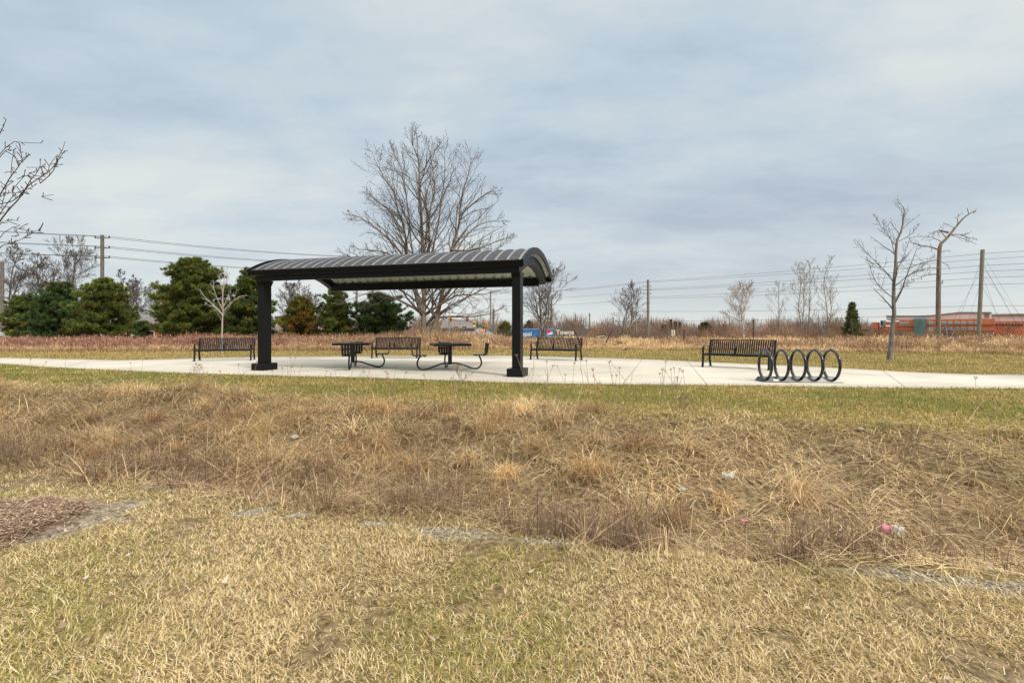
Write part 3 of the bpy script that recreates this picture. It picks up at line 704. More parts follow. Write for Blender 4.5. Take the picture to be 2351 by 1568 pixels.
# the trunk itself stays clear of twigs low down
rng = np.random.RandomState(4); root = empty('dead_pine', (dx0, DT, dz0), 0, 'tall dead pine with broken wind-swept crown and bare straight trunk', 'tree'); main = []; fine = []
for k, (pts, r0, r1) in enumerate(stems):
    q = smooth_path([(a, c, b) for (a, b, c) in pts], 1); m_ = len(q); rad = [r0 + (r1 - r0) * (i / (m_ - 1)) for i in range(m_)]
    main.append((list(q), rad)); L = float(np.sum(np.linalg.norm(np.diff(q, axis=0), axis=1))); ds = [unit(v) for v in np.gradient(q, axis=0)]
    kids(rng, list(q), ds, rad, min(L, 3.4), 2, PD, fine, 0.86 if k == 0 else 0.3, 6 if k == 0 else max(3, int(L * 5)))
tube_obj('trunk', main, M['bark_brown'], root); tube_obj('crown', fine, M['twig_dark'], root)

# small pale tree behind the left bench
px0, py0 = gp(510.3, 810.8); pz0 = GRD(px0, py0)
def S2(cx, cy): x, z = wp((700 + cx * 0.3507) / 1.6333, (900 + cy * 0.3507) / 1.6333, py0); return (x - px0, z - pz0)
def st2(pts, r0, r1, dep): return ([(*S2(*p), dep * i / (len(pts) - 1)) for i, p in enumerate(pts)], r0, r1)
stems = [st2([(380, 1212), (380, 1000), (385, 800), (388, 600), (400, 450), (430, 295)], 0.058, 0.008, 0.0),
         st2([(383, 800), (300, 700), (220, 620), (180, 540)], 0.034, 0.008, -0.3), st2([(385, 780), (450, 680), (540, 600), (610, 590)], 0.034, 0.008, 0.3),
         st2([(380, 740), (310, 620), (250, 500), (235, 430)], 0.026, 0.007, 0.4), st2([(390, 720), (470, 640), (520, 560)], 0.024, 0.007, -0.4),
         st2([(400, 800), (480, 720), (560, 620), (600, 540)], 0.022, 0.007, -0.5), st2([(375, 790), (290, 720), (190, 650)], 0.022, 0.007, 0.5),
         st2([(388, 600), (345, 450), (310, 360)], 0.016, 0.006, 0.3), st2([(390, 560), (440, 440), (480, 360)], 0.016, 0.006, -0.3)]
stems_tree('small_tree', 'small pale leafless tree with spreading fork right behind the far left bench', (px0, py0, pz0), py0, stems, dict(PY, rmin=0.0055, fixed=7), 21, (M['twig_pale'], M['twig_pale']))

# the near tree whose branches reach in at the left edge
NTX, NTY = -3.98, 3.5; nz0 = GRD(NTX, NTY)
def S0(cx, cy): return wp((cx / 2.6125) / 1.6333, (400 + cy / 2.6125) / 1.6333, NTY)
BR = [([(0, 1120), (90, 1010), (190, 900), (270, 780), (340, 730), (430, 680), (500, 620), (560, 540), (640, 430)], 8, 2.4),
      ([(330, 735), (390, 650), (420, 560), (435, 450), (455, 360), (462, 265)], 5, 2.2), ([(430, 655), (450, 560), (465, 490), (485, 440)], 3.2, 2),
      ([(95, 985), (250, 965), (330, 935), (420, 890), (490, 840), (540, 790), (610, 735), (680, 680), (705, 635)], 5, 2.2), ([(420, 890), (500, 872), (545, 870)], 3, 2),
      ([(0, 890), (60, 800), (130, 700), (190, 620), (250, 555), (310, 500)], 7, 2.6), ([(185, 620), (160, 570), (115, 500)], 4, 2.2), ([(152, 560), (175, 510)], 3, 2),
      ([(250, 560), (330, 575), (395, 572)], 3.5, 2), ([(320, 572), (365, 510), (382, 462)], 3.5, 2), ([(130, 700), (210, 650), (290, 690), (350, 690)], 4, 2.2),
      ([(0, 1010), (60, 900), (130, 830), (190, 800), (260, 770)], 5, 2.4), ([(130, 830), (210, 740), (265, 685)], 3.6, 2), ([(60, 960), (110, 890), (150, 850), (165, 800)], 3.5, 2),
      ([(0, 1140), (80, 1110), (172, 1115)], 4, 2), ([(0, 1155), (90, 1180), (150, 1190), (182, 1165)], 4.5, 2.2),
      ([(-20, 1365), (100, 1330), (180, 1295), (250, 1260), (305, 1212)], 6, 2.4), ([(30, 1310), (90, 1270), (170, 1265), (195, 1245)], 4, 2), ([(200, 1290), (270, 1275), (312, 1288)], 3, 2),
      ([(0, 400), (60, 310), (130, 260), (185, 178)], 6, 2.4), ([(0, 300), (80, 290), (172, 268)], 5, 2.2), ([(15, 105), (12, 200), (0, 300)], 4, 3), ([(0, 410), (50, 400), (90, 425), (40, 460), (20, 560), (-5, 660)], 3.5, 2.4),
      ([(45, 230), (90, 270), (140, 250)], 4, 2), ([(0, 720), (30, 640), (60, 690), (70, 740)], 3.5, 2), ([(0, 960), (80, 900), (160, 905), (220, 890), (300, 885)], 4, 2), ([(20, 1080), (60, 1000), (90, 930)], 4, 2.2)]
rng = np.random.RandomState(9); root = empty('near_tree', (NTX, NTY, nz0), 0, 'reddish leafless tree at the left edge, its knobbly branches reaching over the mulch', 'tree')
main = []; fine = []; pxm = NTY / FP / 1.6333 / 2.6125
trunkq = smooth_path([(0, 0, 0), (0.02, 0.01, 0.9), (-0.03, 0.0, 1.6), (0.02, 0.02, 2.5), (0.0, 0, 3.4)], 1); main.append((list(trunkq), [0.065 - 0.05 * i / (len(trunkq) - 1) for i in range(len(trunkq))]))
for k, (pts, w0, w1) in enumerate(BR):
    dep = rng.normal(0, 0.18); L3 = []
    for i, p in enumerate(pts):
        x, z = S0(*p); L3.append(np.array([x - NTX, dep * (0.3 + 0.7 * i / len(pts)) + rng.normal(0, 0.004), z - nz0]))
    if pts[0][0] <= 30:      # root it on the trunk
        zr = max(L3[0][2] - 0.30 - 0.1 * rng.rand(), 0.9); L3 = [np.array([0.0, 0.0, zr]), (np.array([0.0, 0.0, zr]) + L3[0]) / 2 + np.array([0, 0, -0.04])] + L3
    q = smooth_path(L3, 1); m_ = len(q); rad = [(w0 + (w1 - w0) * i / (m_ - 1)) * pxm * 1.05 for i in range(m_)]; main.append((list(q), rad))
    seg = np.linalg.norm(np.diff(q, axis=0), axis=1); L = seg.sum()
    for j in range(int(L / 0.042)):
        f = rng.rand() * (m_ - 1); i = min(int(f), m_ - 2); p = q[i] + (q[i + 1] - q[i]) * (f - i); d = unit(q[i + 1] - q[i]); s_ = unit(np.cross(d, rng.normal(0, 1, 3)))
        l_ = 0.018 + 0.05 * rng.rand() ** 2; e_ = p + unit(d * 0.7 + s_ + np.array([0, 0, 0.25])) * l_
        fine.append(([p, (p + e_) / 2 + rng.normal(0, 0.002, 3), e_], [0.0030, 0.0026, 0.0036]))
tube_obj('trunk', main, M['twig_red'], root); tube_obj('crown', fine, M['twig_red'], root)

# other bare trees in the background
def far_tree(name, dx, dtop, y, wpx, label, seed, mats, **k):
    x = (dx - 1175.5) / FP * y; g = GRD(x, y); h = EYE + (762 - dtop) / FP * y - g
    return auto_tree(name, label, (x, y, g), h, wpx / FP * y, seed, mats, **k)
TF = (M['twig_far'], M['twig_far']); TD = (M['bark_brown'], M['twig_dark'])
far_tree('bare_tree', 1245, 602, 55, 104, 'leafless tree with fan of many stems behind the right shelter post', 31, TD, nst=6, lev=3, n=6, r=0.12, rmin=0.012, nk=11, fork=0.25)
far_tree('bare_tree', 1703, 665, 50, 88, 'small whitish leafless tree above the bench by the bicycle rack', 32, (M['birch'], M['twig_pale']), lev=3, n=8, r=0.11, rmin=0.011, nk=20, fork=0.18, ang=40)
far_tree('bare_tree', 1450, 660, 70, 66, 'leafless roadside tree directly left of the middle utility pole', 33, TD, lev=3, n=7, r=0.13, rmin=0.016, nk=18, fork=0.3)
far_tree('bare_tree', 1424, 690, 72, 70, 'thin leafless tree with wide limbs farther left of the middle utility pole', 34, TD, nst=2, lev=3, n=5, r=0.10, rmin=0.015, nk=10, fork=0.35)
GSAP = 'row of tall bare saplings right of centre'
for i, (dx, dt, lab) in enumerate(((1785, 652, 'thin bare sapling standing apart, left of the tall sapling row'), (1838, 607, 'bare sapling at the left end of the tall sapling row'),
        (1847, 612, 'bare sapling second from the left in the tall row'), (1860, 601, 'thickest bare sapling in the middle of the tall row'),
        (1899, 596, 'tallest bare sapling toward the right end of the row'), (1908, 640, 'shorter leaning bare sapling at the right end of the row'))):
    far_tree('sapling', dx, dt, 55 + (i % 3), 62 if i else 56, lab, 40 + i, (M['bark_grey'], M['sap_twig']), group=GSAP, lev=3, n=4, r=0.07, rmin=0.0085, nk=20, fork=0.22, ang=36, up=0.14)
for i, (dx, dt, y, wpx, lab) in enumerate(((158, 553, 78, 100, 'tallest leafless tree behind the left pines, near the left utility pole'), (98, 593, 80, 70, 'leafless tree behind the leftmost pine, shorter than its neighbour'),
        (12, 574, 76, 80, 'leafless tree at the far left above the brick house'), (292, 622, 85, 36, 'thin leafless tree rising in the gap between two left pines'),
        (322, 650, 95, 60, 'low hazy leafless tree in the gap left of the tallest pine'), (352, 662, 98, 56, 'low leafless tree close against the left side of the tallest pine'), (655, 655, 92, 60, 'leafless tree visible past the left shelter post'), (705, 657, 95, 62, 'round leafless tree above the rust-coloured pine'))):
    far_tree('bare_tree', dx, dt, y, wpx, lab, 60 + i, TF, group='leafless trees behind the pines', lev=3, n=8, r=0.18, rmin=0.020, nk=16, fork=0.28, nst=2)
far_tree('birch_tree', 2175, 745, 46, 40, 'small white-stemmed birch in the brush before the brick building', 75, (M['birch'], M['twig_far']), nst=2, lev=2, n=3, r=0.05, rmin=0.009, nk=7)

# pines: trunk, branches and many needle tufts
def pine(name, label, dx, dtop, y, wpx, seed, green, group=None, shape='round', brown=0.03, bcol=(0.22, 0.14, 0.04), dens_=1.0, low=0.04, tip=0.0, cat='pine tree', needles=42, tl=0.27):
    rng = np.random.RandomState(seed); x = (dx - 1175.5) / FP * y; g = GRD(x, y); h = EYE + (762 - dtop) / FP * y - g; W = wpx / FP * y
    root = empty(name, (x, y, g), 0, label, cat, group)
    P, D, C = [], [], []; br_ = []
    nwh = int(h / (0.55 if shape == 'round' else max(0.16, h / 26))) + 3
    for k in range(nwh):
        t = low + (1 - low) * (k + rng.rand() * 0.5) / nwh
        if shape == 'round': rad = W / 2 * (min(1.0, 0.75 + t * 1.6) if t < 0.2 else (1 - ((t - 0.2) / 0.8) ** 1.8) ** 0.74) * (0.8 + 0.35 * rng.rand())
        else: rad = W / 2 * (1 - t) ** 0.9 * (0.85 + 0.3 * rng.rand()) + 0.08
        nb = int((5 + 3 * rng.rand()) * dens_) + 1; z0 = t * h
        for j in range(nb):
            az = 6.283 * (j + rng.rand() * 0.8) / nb + k; L = rad * (0.55 + 0.45 * rng.rand()); bt = 0.7 + 0.6 * rng.rand(); rise = (0.10 + 0.35 * t) if shape == 'round' else -0.15
            q = [np.array([0, 0, z0])]; d = np.array([math.cos(az), math.sin(az), rise])
            for s_ in range(4): q.append(q[-1] + d * L / 4); d = d + np.array([rng.normal(0, 0.1), rng.normal(0, 0.1), 0.07])
            br_.append((q, [0.035 * (1 - 0.2 * i) * min(1, L / 2) + 0.006 for i in range(5)]))
            nt_ = int(max(4, L / 0.075) * dens_)
            for s_ in range(nt_):
                f = 1 - (rng.rand() ** 1.4) * 0.70; u_ = f * 4; i = min(int(u_), 3); p = q[i] + (q[i + 1] - q[i]) * (u_ - i)
                off = rng.normal(0, 1, 3) * (np.array([0.26, 0.26, 0.085]) if shape == 'round' else np.array([0.07, 0.07, 0.04])) * (0.4 + 0.6 * min(L / 2, 1)) ; dd = unit(unit(d) * 0.8 + off * 1.5 + np.array([0, 0, 0.55]))
                P.append(p + off); D.append(dd)
                b = rng.rand(); isb = rng.rand() < brown * (1.2 if t < 0.5 else 0.3)
                base_ = np.array(bcol) if isb else np.array(green) * (np.array([1.45, 1.18, 0.85]) if rng.rand() < 0.3 else 1.0)
                C.append(base_ * (0.6 + 0.6 * b) * bt)
    P = np.array(P); D = np.array(D); C = np.array(C); n_ = len(P); m_ = needles
    sc_ = tl
    d = D[:, None, :] * 0.85 + rng.normal(0, 0.55, (n_, m_, 3)); d /= np.linalg.norm(d, axis=2, keepdims=True)
    l = sc_ * (0.6 + 0.6 * rng.rand(n_, m_, 1)); b0_ = P[:, None, :] + rng.normal(0, 0.05, (n_, m_, 3)); sd = np.cross(d, rng.normal(0, 1, (n_, m_, 3))); sd /= np.linalg.norm(sd, axis=2, keepdims=True) + 1e-9
    wv = 0.022 * sc_ / 0.24
    V = np.stack([b0_ - sd * wv, b0_ + sd * wv, b0_ + d * l], 2).reshape(-1, 3); F = np.arange(len(V)).reshape(-1, 3)
    cc_ = np.repeat(C, m_ * 3, axis=0) * np.repeat(0.8 + 0.4 * rng.rand(n_ * m_), 3)[:, None]
    tq = [np.array([rng.normal(0, 0.03), rng.normal(0, 0.03), h * i / 6]) for i in range(7)]; tq[0][:2] = 0
    tube_obj('trunk', [(tq, [0.02 + 0.022 * h * (1 - i / 6) for i in range(7)])] + br_, M['bark_brown'], root)
    mk('crown', V, [F], M['needle'], root, cols=cc_); return root
GP = 'row of pines behind the dry grass'
G1, G2, G3 = (0.105, 0.152, 0.034), (0.072, 0.125, 0.040), (0.128, 0.165, 0.034)
pine('pine_tree', 'broad low pine at the left end of the pine row', 62, 682, 47, 118, 101, G1, GP, brown=0.05)
pine('pine_tree', 'dark pine with pointed top, second from the left in the row', 134, 650, 46, 130, 102, G2, GP)
pine('pine_tree', 'bushy yellow-green pine just right of the left utility pole', 242, 641, 45, 145, 103, G3, GP, brown=0.04)
pine('pine_tree', 'tallest rounded pine, standing left of the small pale tree', 446, 592, 45, 182, 104, G3, GP, dens_=1.15, brown=0.03)
pine('pine_tree', 'pine half hidden behind the left shelter post', 575, 616, 46, 128, 105, G1, GP)
pine('pine_tree', 'rust-tinged pine seen under the left part of the roof', 690, 681, 46, 104, 106, (0.125, 0.13, 0.024), GP, brown=0.32, bcol=(0.34, 0.17, 0.035))
pine('pine_tree', 'pine with browning lower boughs above the left picnic table', 771, 663, 46, 98, 107, G1, GP, brown=0.20)
pine('pine_tree', 'dark green pine closest to the big bare tree', 872, 676, 47, 142, 108, G2, GP)
pine('pine_shrub', 'small dark pine shrub at the left foot of the tallest pine', 326, 738, 44, 42, 109, G2, GP)
SG = 'small evergreens of the far horizon'
pine('spruce_tree', 'small lone spruce with browning skirt right of the sapling row', 1956, 695, 40, 56, 110, (0.12, 0.15, 0.06), None, shape='cone', brown=0.25, low=0.06, tl=0.13, cat='spruce tree')
for i, (dx, dt, wpx, lab) in enumerate(((1540, 734, 12, 'tallest of three pointed spruces on the far horizon'), (1551, 740, 11, 'middle of three pointed spruces on the far horizon'), (1561, 741, 11, 'right one of three pointed spruces on the far horizon'))):
    pine('spruce_tree', lab, dx, dt, 140, wpx, 120 + i, (0.07, 0.095, 0.05), SG, shape='cone', dens_=0.8, needles=16, tl=0.42, cat='spruce tree')
for i, (dx, dt, wpx, y, lab) in enumerate(((1524, 747, 22, 130, 'dark green far bush left of the three pointed spruces'), (1618, 741, 40, 125, 'big rounded dark bush on the horizon left of the white-stemmed tree'), (1660, 748, 28, 128, 'low dark evergreen bush just left of the white-stemmed tree'),
        (1160, 739, 38, 100, 'olive green bush behind the blue trailer, left of the right post'), (1214, 737, 26, 172, 'dark evergreen just past the right post, above the blue trailer'))):
    pine('evergreen_bush', lab, dx, dt, y, wpx, 130 + i, (0.15, 0.15, 0.05) if i == 3 else (0.075, 0.085, 0.045), SG, dens_=0.8, needles=14, tl=0.6, cat='bush')

# ------------------------------------------------------------------ utility poles, wires, lamps
def upole(name, label, x, y, top, r=0.16, lean=0.0, mat='pole', kind=0, group='wooden utility poles'):
    g = GRD(x, y); root = empty(name, (x, y, g), 0, label, 'utility pole', group); h = top - g
    m = MB(); V = []; m.sweep([(0, 0, 0), (lean * 0.5, 0, h * 0.5), (lean, 0, h)], [(r * math.cos(a), r * math.sin(a)) for a in [2 * math.pi * i / 12 for i in range(12)]], ref=(1, 0, 0)); m.build('pole', M[mat], root, smooth=True)
    return root, g, h
poles = {}
def bracket(root, z, x, two=True):
    m = MB(); m.box(x - 0.9, x + 0.9, -0.05, 0.05, z - 0.05, z + 0.05); m.build('crossarm', M['pole_dark'], root)
    for s_ in (-1, 1):
        m = MB(); m.cone(x + s_ * 0.85, 0, z + 0.05, z + 0.28, 0.07, 0.05, 8); m.cone(x + s_ * 0.85, 0, z + 0.12, z + 0.17, 0.10, 0.10, 8); m.build('insulator', M['insul'], root)
LPx, LPy = -49.6, 58.0; LT = 12.8
r1_, g1_, h1_ = upole('utility_pole', 'weathered wooden utility pole behind the left pines, with three pairs of wires', LPx, LPy, LT, 0.19, mat='pole_dark')
for z in (12.55, 11.33, 10.14): bracket(r1_, z - g1_ - 0.1, 0)
P2x, P2y = -24.0, 74.0
r2_, g2_, h2_ = upole('utility_pole', 'utility pole mostly hidden behind the shelter roof, its foot between two pines', P2x, P2y, 12.8, 0.17)
for z in (12.55, 11.33, 10.14): bracket(r2_, z - g2_ - 0.1, 0)
P3x, P3y = -6.1, 137.0
r3_, g3_, h3_ = upole('utility_pole', 'far utility pole seen under the roof among the big tree twigs', P3x, P3y, 12.7, 0.2, group='wooden utility poles')
P4x, P4y = wp(1488, 643, 108)[0], 108.0
r4_, g4_, h4_ = upole('utility_pole', 'middle utility pole above the gap between the two right benches', P4x, P4y, 12.8, 0.30)
for z in (11.4, 10.6, 9.8): bracket(r4_, z - g4_ - 0.1, -0.2)
P5y = 68.0; P5x = wp(2246, 762, P5y)[0]
r5_, g5_, h5_ = upole('utility_pole', 'leaning greenish utility pole with guy wires near the brick building', P5x, P5y, 12.75, 0.24, lean=0.62)
def pole5x(z): return P5x + 0.62 * (z - g5_) / h5_
for i, (z, ax) in enumerate(((12.0, 4.6), (10.9, 4.2), (10.9, 5.0), (9.4, 3.4), (9.4, 5.8), (7.9, 2.9), (11.5, -3.2), (10.0, -3.6), (8.2, -3.0))):
    m = MB(); m.tube([(pole5x(z) - P5x, 0, z - g5_), (ax * 1.35, -2.0 + 0.8 * i % 3, 0)], 0.012, 4); m.build('guy_wire', M['wire'], r5_)
x6, y6 = wp(1265.8, 688, 175)[0], 175.0
upole('utility_pole', 'pale utility pole beside the many-stemmed tree right of the shelter', x6, y6, 12.8, 0.32)
x7 = wp(1353.5, 719, 230)[0]
r7_, g7_, h7_ = upole('utility_pole', 'small distant utility pole with crossarms above the dark hoarding', x7, 230, 10.1, 0.28, mat='pole_dark'); bracket(r7_, 9.0 - g7_, 0)
x8 = wp(1133, 710, 120)[0]
upole('utility_pole', 'short thick pole right of the far pole under the roof', x8, 120, 6.8, 0.27, mat='pole_dark')
x9 = wp(1408, 728, 160)[0]
upole('utility_pole', 'stub of a distant pole in the brush left of the middle utility pole', x9, 160, 6.0, 0.2, mat='pole_dark')
xL = wp(5, 600, 60)[0]
upole('utility_pole', 'utility pole at the far left in front of the brick house', xL, 60, 9.9, 0.2, mat='pole_dark')
def wire(a, b, sag, label, grp='overhead wires', r=0.022):
    n_ = 24; pts = []
    for i in range(n_ + 1):
        t = i / n_; pts.append((a[0] + (b[0] - a[0]) * t, a[1] + (b[1] - a[1]) * t, a[2] + (b[2] - a[2]) * t - sag * 4 * t * (1 - t)))
    m = MB(); m.tube(pts, r, 4, ref=(0, 0, 1)); o_ = m.build('power_line', M['wire']); tag(o_, label, 'wire', grp)
LV = ((12.55, 'topmost'), (11.33, 'middle'), (10.14, 'lowest'))
for z, nm in LV:
    for s_ in (-0.85, 0.85):
        wire((LPx + s_, LPy, z + 0.1), (-75 + s_, 42, z + 0.1), 0.45, f'one of the {nm} pair of wires running left from the left utility pole')
        wire((LPx + s_, LPy, z + 0.1), (P2x + s_, P2y, z + 0.1), 0.35, f'one of the {nm} pair of wires from the left pole to behind the roof')
        wire((P2x + s_, P2y, z + 0.1), (P3x + s_, P3y, z + 0.1), 0.5, f'one of the {nm} pair of wires hidden mostly by the roof and big tree')
LV5 = ((12.2, 12.5, 'highest'), (11.4, 12.3, 'second highest'), (10.5, 10.7, 'third highest'), (9.66, 10.5, 'fourth highest'), (8.77, 8.9, 'fifth highest'), (7.8, 8.6, 'sixth highest'), (4.8, 5.7, 'thin lower'), (3.7, 3.5, 'lowest heavy'))
for z5, z4, nm in LV5:
    wire((pole5x(z5), P5y, z5), (P4x + 0.3, P4y, z4), 0.25, f'{nm} wire between the middle pole and the leaning right pole')
    wire((pole5x(z5), P5y, z5), (P5x + 36, P5y - 40, z5 + 0.2), 0.6, f'{nm} wire running right from the leaning pole')
for z4, z3, nm in ((12.5, 12.3, 'top'), (12.3, 12.0, 'second'), (10.6, 10.4, 'third'), (8.75, 8.6, 'bottom')):
    wire((P4x - 0.3, P4y, z4), (P3x, P3y, z3), 0.7, f'{nm} wire falling left from the middle utility pole')
wire((P4x, P4y, 3.5), (x9, 160, 5.0), 0.5, 'low wire leading left from the middle pole into the brush')
def lamp(dx, dtop, y, arm, label, seed=0):
    x, z = wp(dx, dtop, y); g = GRD(x, y); root = empty('street_lamp', (x, y, g), 0, label, 'street lamp', 'street lamps along the far road'); h = z - g
    m = MB(); m.cone(0, 0, 0, h, 0.13, 0.08, 10); m.build('pole', M['steel'], root, smooth=True)
    m = MB(); m.tube([(0, 0, h - 0.1), (arm * 0.4, 0, h + 0.6), (arm * 0.9, 0, h + 0.75)], 0.05, 6); m.build('arm', M['steel'], root)
    m = MB(); m.box(min(arm * 0.9, arm * 0.9 + 0.9 * np.sign(arm)), max(arm * 0.9, arm * 0.9 + 0.9 * np.sign(arm)), -0.16, 0.16, h + 0.66, h + 0.84, b=0.03); m.build('lamp_head', M['steel'], root)
lamp(1461, 692, 115, -2.6, 'steel street lamp arching left beside the middle utility pole')
lamp(222, 646, 70, -2.2, 'street lamp arm showing left of the left utility pole')
lamp(1031.5, 697, 95, 2.5, 'grey street lamp post carrying the nearest traffic light')

# traffic lights
M['sig_r'] = noise_mat('signal_lens_dark', (0.05, 0.02, 0.01), (0.08, 0.03, 0.015), 0.3, 2)
M['sig_g'] = emis('signal_lens_green', (0.05, 0.9, 0.45), 1.2); M['sig_red'] = emis('signal_lens_red', (1.0, 0.10, 0.04), 1.0)
def signal(dx, dtop, y, lit, label, post=True):
    x, zt = wp(dx, dtop, y); g = GRD(x, y); root = empty('traffic_light', (x, y, g), 0, label, 'traffic light', 'traffic lights at the far crossing'); zt -= g
    s_ = 1.0
    m = MB(); m.box(-0.24, 0.24, -0.14, 0.14, zt - 1.15, zt, b=0.03); m.box(-0.31, 0.31, 0.145, 0.165, zt - 1.25, zt + 0.1); m.build('housing', M['yellow'], root)
    for i in range(3):
        zc_ = zt - 0.2 - 0.37 * i; mm = MB(); V = [(0.14 * math.cos(a), -0.146, zc_ + 0.14 * math.sin(a)) for a in [2 * math.pi * k / 14 for k in range(14)]]
        mm.add(V, [tuple(range(14))]); ln = mm.build('lens', M['sig_g'] if (lit == 'g' and i == 2) else M['sig_r'], root)
        mm = MB(); mm.sweep([(0.17 * math.cos(a), -0.24, zc_ + 0.17 * math.sin(a)) for a in [math.pi * k / 10 for k in range(11)]], [(-0.1, -0.01), (0.1, -0.01), (0.1, 0.01), (-0.1, 0.01)], ref=(0, 1, 0)); mm.build('visor', M['yellow'], ln)
    if post:
        m = MB(); m.cone(0.42, 0.1, 0, zt + 0.6, 0.08, 0.07, 8); m.box(0.2, 0.4, 0.05, 0.15, zt - 0.5, zt - 0.42); m.build('post', M['steel'], root)
signal(1035.5, 725, 94, '', 'nearest and highest yellow traffic light, beside the big tree trunk', post=False)
signal(1088.5, 739, 110, 'g', 'yellow traffic light showing green under the right part of the roof')
signal(1116.5, 741, 112, '', 'unlit yellow traffic light in front of the pale house gable')
for i, (dx, lit, lab) in enumerate(((1106.5, 1, 'pedestrian signal showing red low between the two far traffic lights'), (1115, 0, 'orange pedestrian signal low beneath the unlit traffic light'))):
    x, zt = wp(dx, 757, 112); g = GRD(x, 112); root = empty('pedestrian_signal', (x, 112, g), 0, lab, 'pedestrian signal', 'traffic lights at the far crossing'); zt -= g
    m = MB(); m.box(-0.26, 0.26, -0.13, 0.13, zt - 0.6, zt, b=0.03); m.build('housing', M['yellow'], root)
    m = MB(); m.box(-0.19, 0.19, -0.139, -0.133, zt - 0.5, zt - 0.1); m.build('lens', M['sig_red'] if lit else M['sig_r'], root)
    m = MB(); m.cone(0, 0.2, 0, zt + 0.2, 0.06, 0.06, 8); m.build('post', M['steel'], root)

def text_part(body, size, mat, parent, loc, rot, name='lettering', ext=0.01, bold=False, align='CENTER'):
    cu = bpy.data.curves.new(name, 'FONT'); cu.body = body; cu.size = size; cu.align_x = align; cu.align_y = 'CENTER'; cu.extrude = ext
    if bold: cu.offset = size * 0.02
    to = bpy.data.objects.new(name, cu); COL.objects.link(to)
    bpy.context.view_layer.update(); dg = bpy.context.evaluated_depsgraph_get(); me = bpy.data.meshes.new_from_object(to.evaluated_get(dg))
    bpy.data.objects.remove(to); me.materials.clear(); me.materials.append(mat)
    o_ = bpy.data.objects.new(name, me); COL.objects.link(o_); o_.parent = parent; o_.location = loc; o_.rotation_euler = rot; return o_
M['ink'] = noise_mat('black_ink', (0.02, 0.02, 0.02), (0.03, 0.03, 0.03), 0.6, 2)
M['teal'] = noise_mat('teal_sign', (0.02, 0.16, 0.19), (0.03, 0.2, 0.23), 0.5, 2)
M['hoard'] = noise_mat('dark_hoarding', (0.10, 0.075, 0.06), (0.15, 0.115, 0.095), 0.8, 2)
M['lett'] = noise_mat('pale_letters', (0.62, 0.57, 0.52), (0.72, 0.68, 0.62), 0.6, 2)
def post_sign(name, dx, dt, db, wpx, y, mat, label, cat='sign'):
    x, zt = wp(dx, dt, y); g = GRD(x, y); zb = EYE + (762 - db) / FP * y; root = empty(name, (x, y, g), 0, label, cat); W = wpx / FP * y
    m = MB(); m.box(-W / 2, W / 2, -0.03, 0.0, zb - g, zt - g, b=0.008); m.build('panel', M[mat], root)
    m = MB(); m.cone(0, 0.06, 0, zt - g - 0.1, 0.045, 0.045, 8); m.build('post', M['steel'], root)
    return root, W, zb - g, zt - g
s1, W_, zb_, zt_ = post_sign('road_sign', 1076, 762.7, 770.5, 5.0, 92, 'white', 'white road sign with black turn arrow, left of the green traffic light')
m = MB(); zc_ = (zb_ + zt_) / 2; m.box(-0.03, 0.03, -0.036, -0.032, zb_ + 0.10, zc_ + 0.12); m.box(-0.13, 0.03, -0.036, -0.032, zc_ + 0.12, zc_ + 0.19); m.build('arrow_mark', M['ink'], s1)
post_sign('road_sign', 1089.5, 764, 770.5, 3.4, 105, 'white', 'small plain white road sign beneath the green traffic light')
post_sign('street_name_sign', 1130, 748.2, 752.2, 5.0, 118, 'teal', 'teal street name sign on the short pole behind the right post')
s4, W4, zb4, zt4 = post_sign('notice_board', 1545.5, 758, 771.5, 8.2, 62, 'white', 'white upright notice board with a yellow centre strip in the dry grass')
m = MB(); m.box(-W4 * 0.17, W4 * 0.17, -0.036, -0.032, zb4 + 0.02, zt4 - 0.02); m.build('centre_strip', noise_mat('ochre_strip', (0.34, 0.24, 0.06), (0.42, 0.3, 0.09), 0.7, 3), s4)
# blue trailer with its logo
ty = 150.0; tx0 = wp(1166, 760, ty)[0]; tx1 = wp(1275, 760, ty)[0]; tg = GRD(0, ty); tzt = wp(0, 755, ty)[1]
tr = empty('blue_trailer', ((tx0 + tx1) / 2, ty, tg), 0, 'blue semi-trailer with white lettering and round emblem, parked beyond the right post', 'trailer'); TL = (tx1 - tx0) / 2; TH = tzt - tg
M['blue'] = noise_mat('trailer_blue', (0.02, 0.085, 0.25), (0.04, 0.19, 0.42), 0.45, 0.5, lo=0.3, hi=0.7); M['blue2'] = noise_mat('emblem_blue', (0.01, 0.16, 0.42), (0.02, 0.2, 0.5), 0.4, 1); M['red'] = noise_mat('emblem_red', (0.55, 0.03, 0.03), (0.62, 0.05, 0.05), 0.5, 1)
m = MB(); m.box(-TL, TL, 0, 2.5, 1.05, TH, b=0.04); m.build('body', M['blue'], tr)
m = MB(); m.box(-TL - 0.01, TL + 0.01, -0.02, 2.52, TH + 0.002, TH + 0.07); m.build('roof_rail', M['white'], tr)
for i, xx in enumerate((TL - 1.2, TL - 2.5)):
    m = MB(); m.tube([(xx, 0.15, 0.5), (xx, 0.45, 0.5)], 0.5, 16, ref=(1, 0, 0)); m.build('wheel', M['tire'], tr)
m = MB(); m.box(-TL + 2, -TL + 2.25, 0.3, 0.5, 0, 1.05); m.build('landing_leg', M['steel'], tr)
text_part('pepsi', 2.1, M['lett'], tr, (wp(1205, 0, ty)[0] - (tx0 + tx1) / 2, -0.012, 1.05 + (TH - 1.05) * 0.45), (R(90), 0, 0), bold=True)
ex = wp(1261, 0, ty)[0] - (tx0 + tx1) / 2; ez = 1.05 + (TH - 1.05) * 0.5; er = 1.12
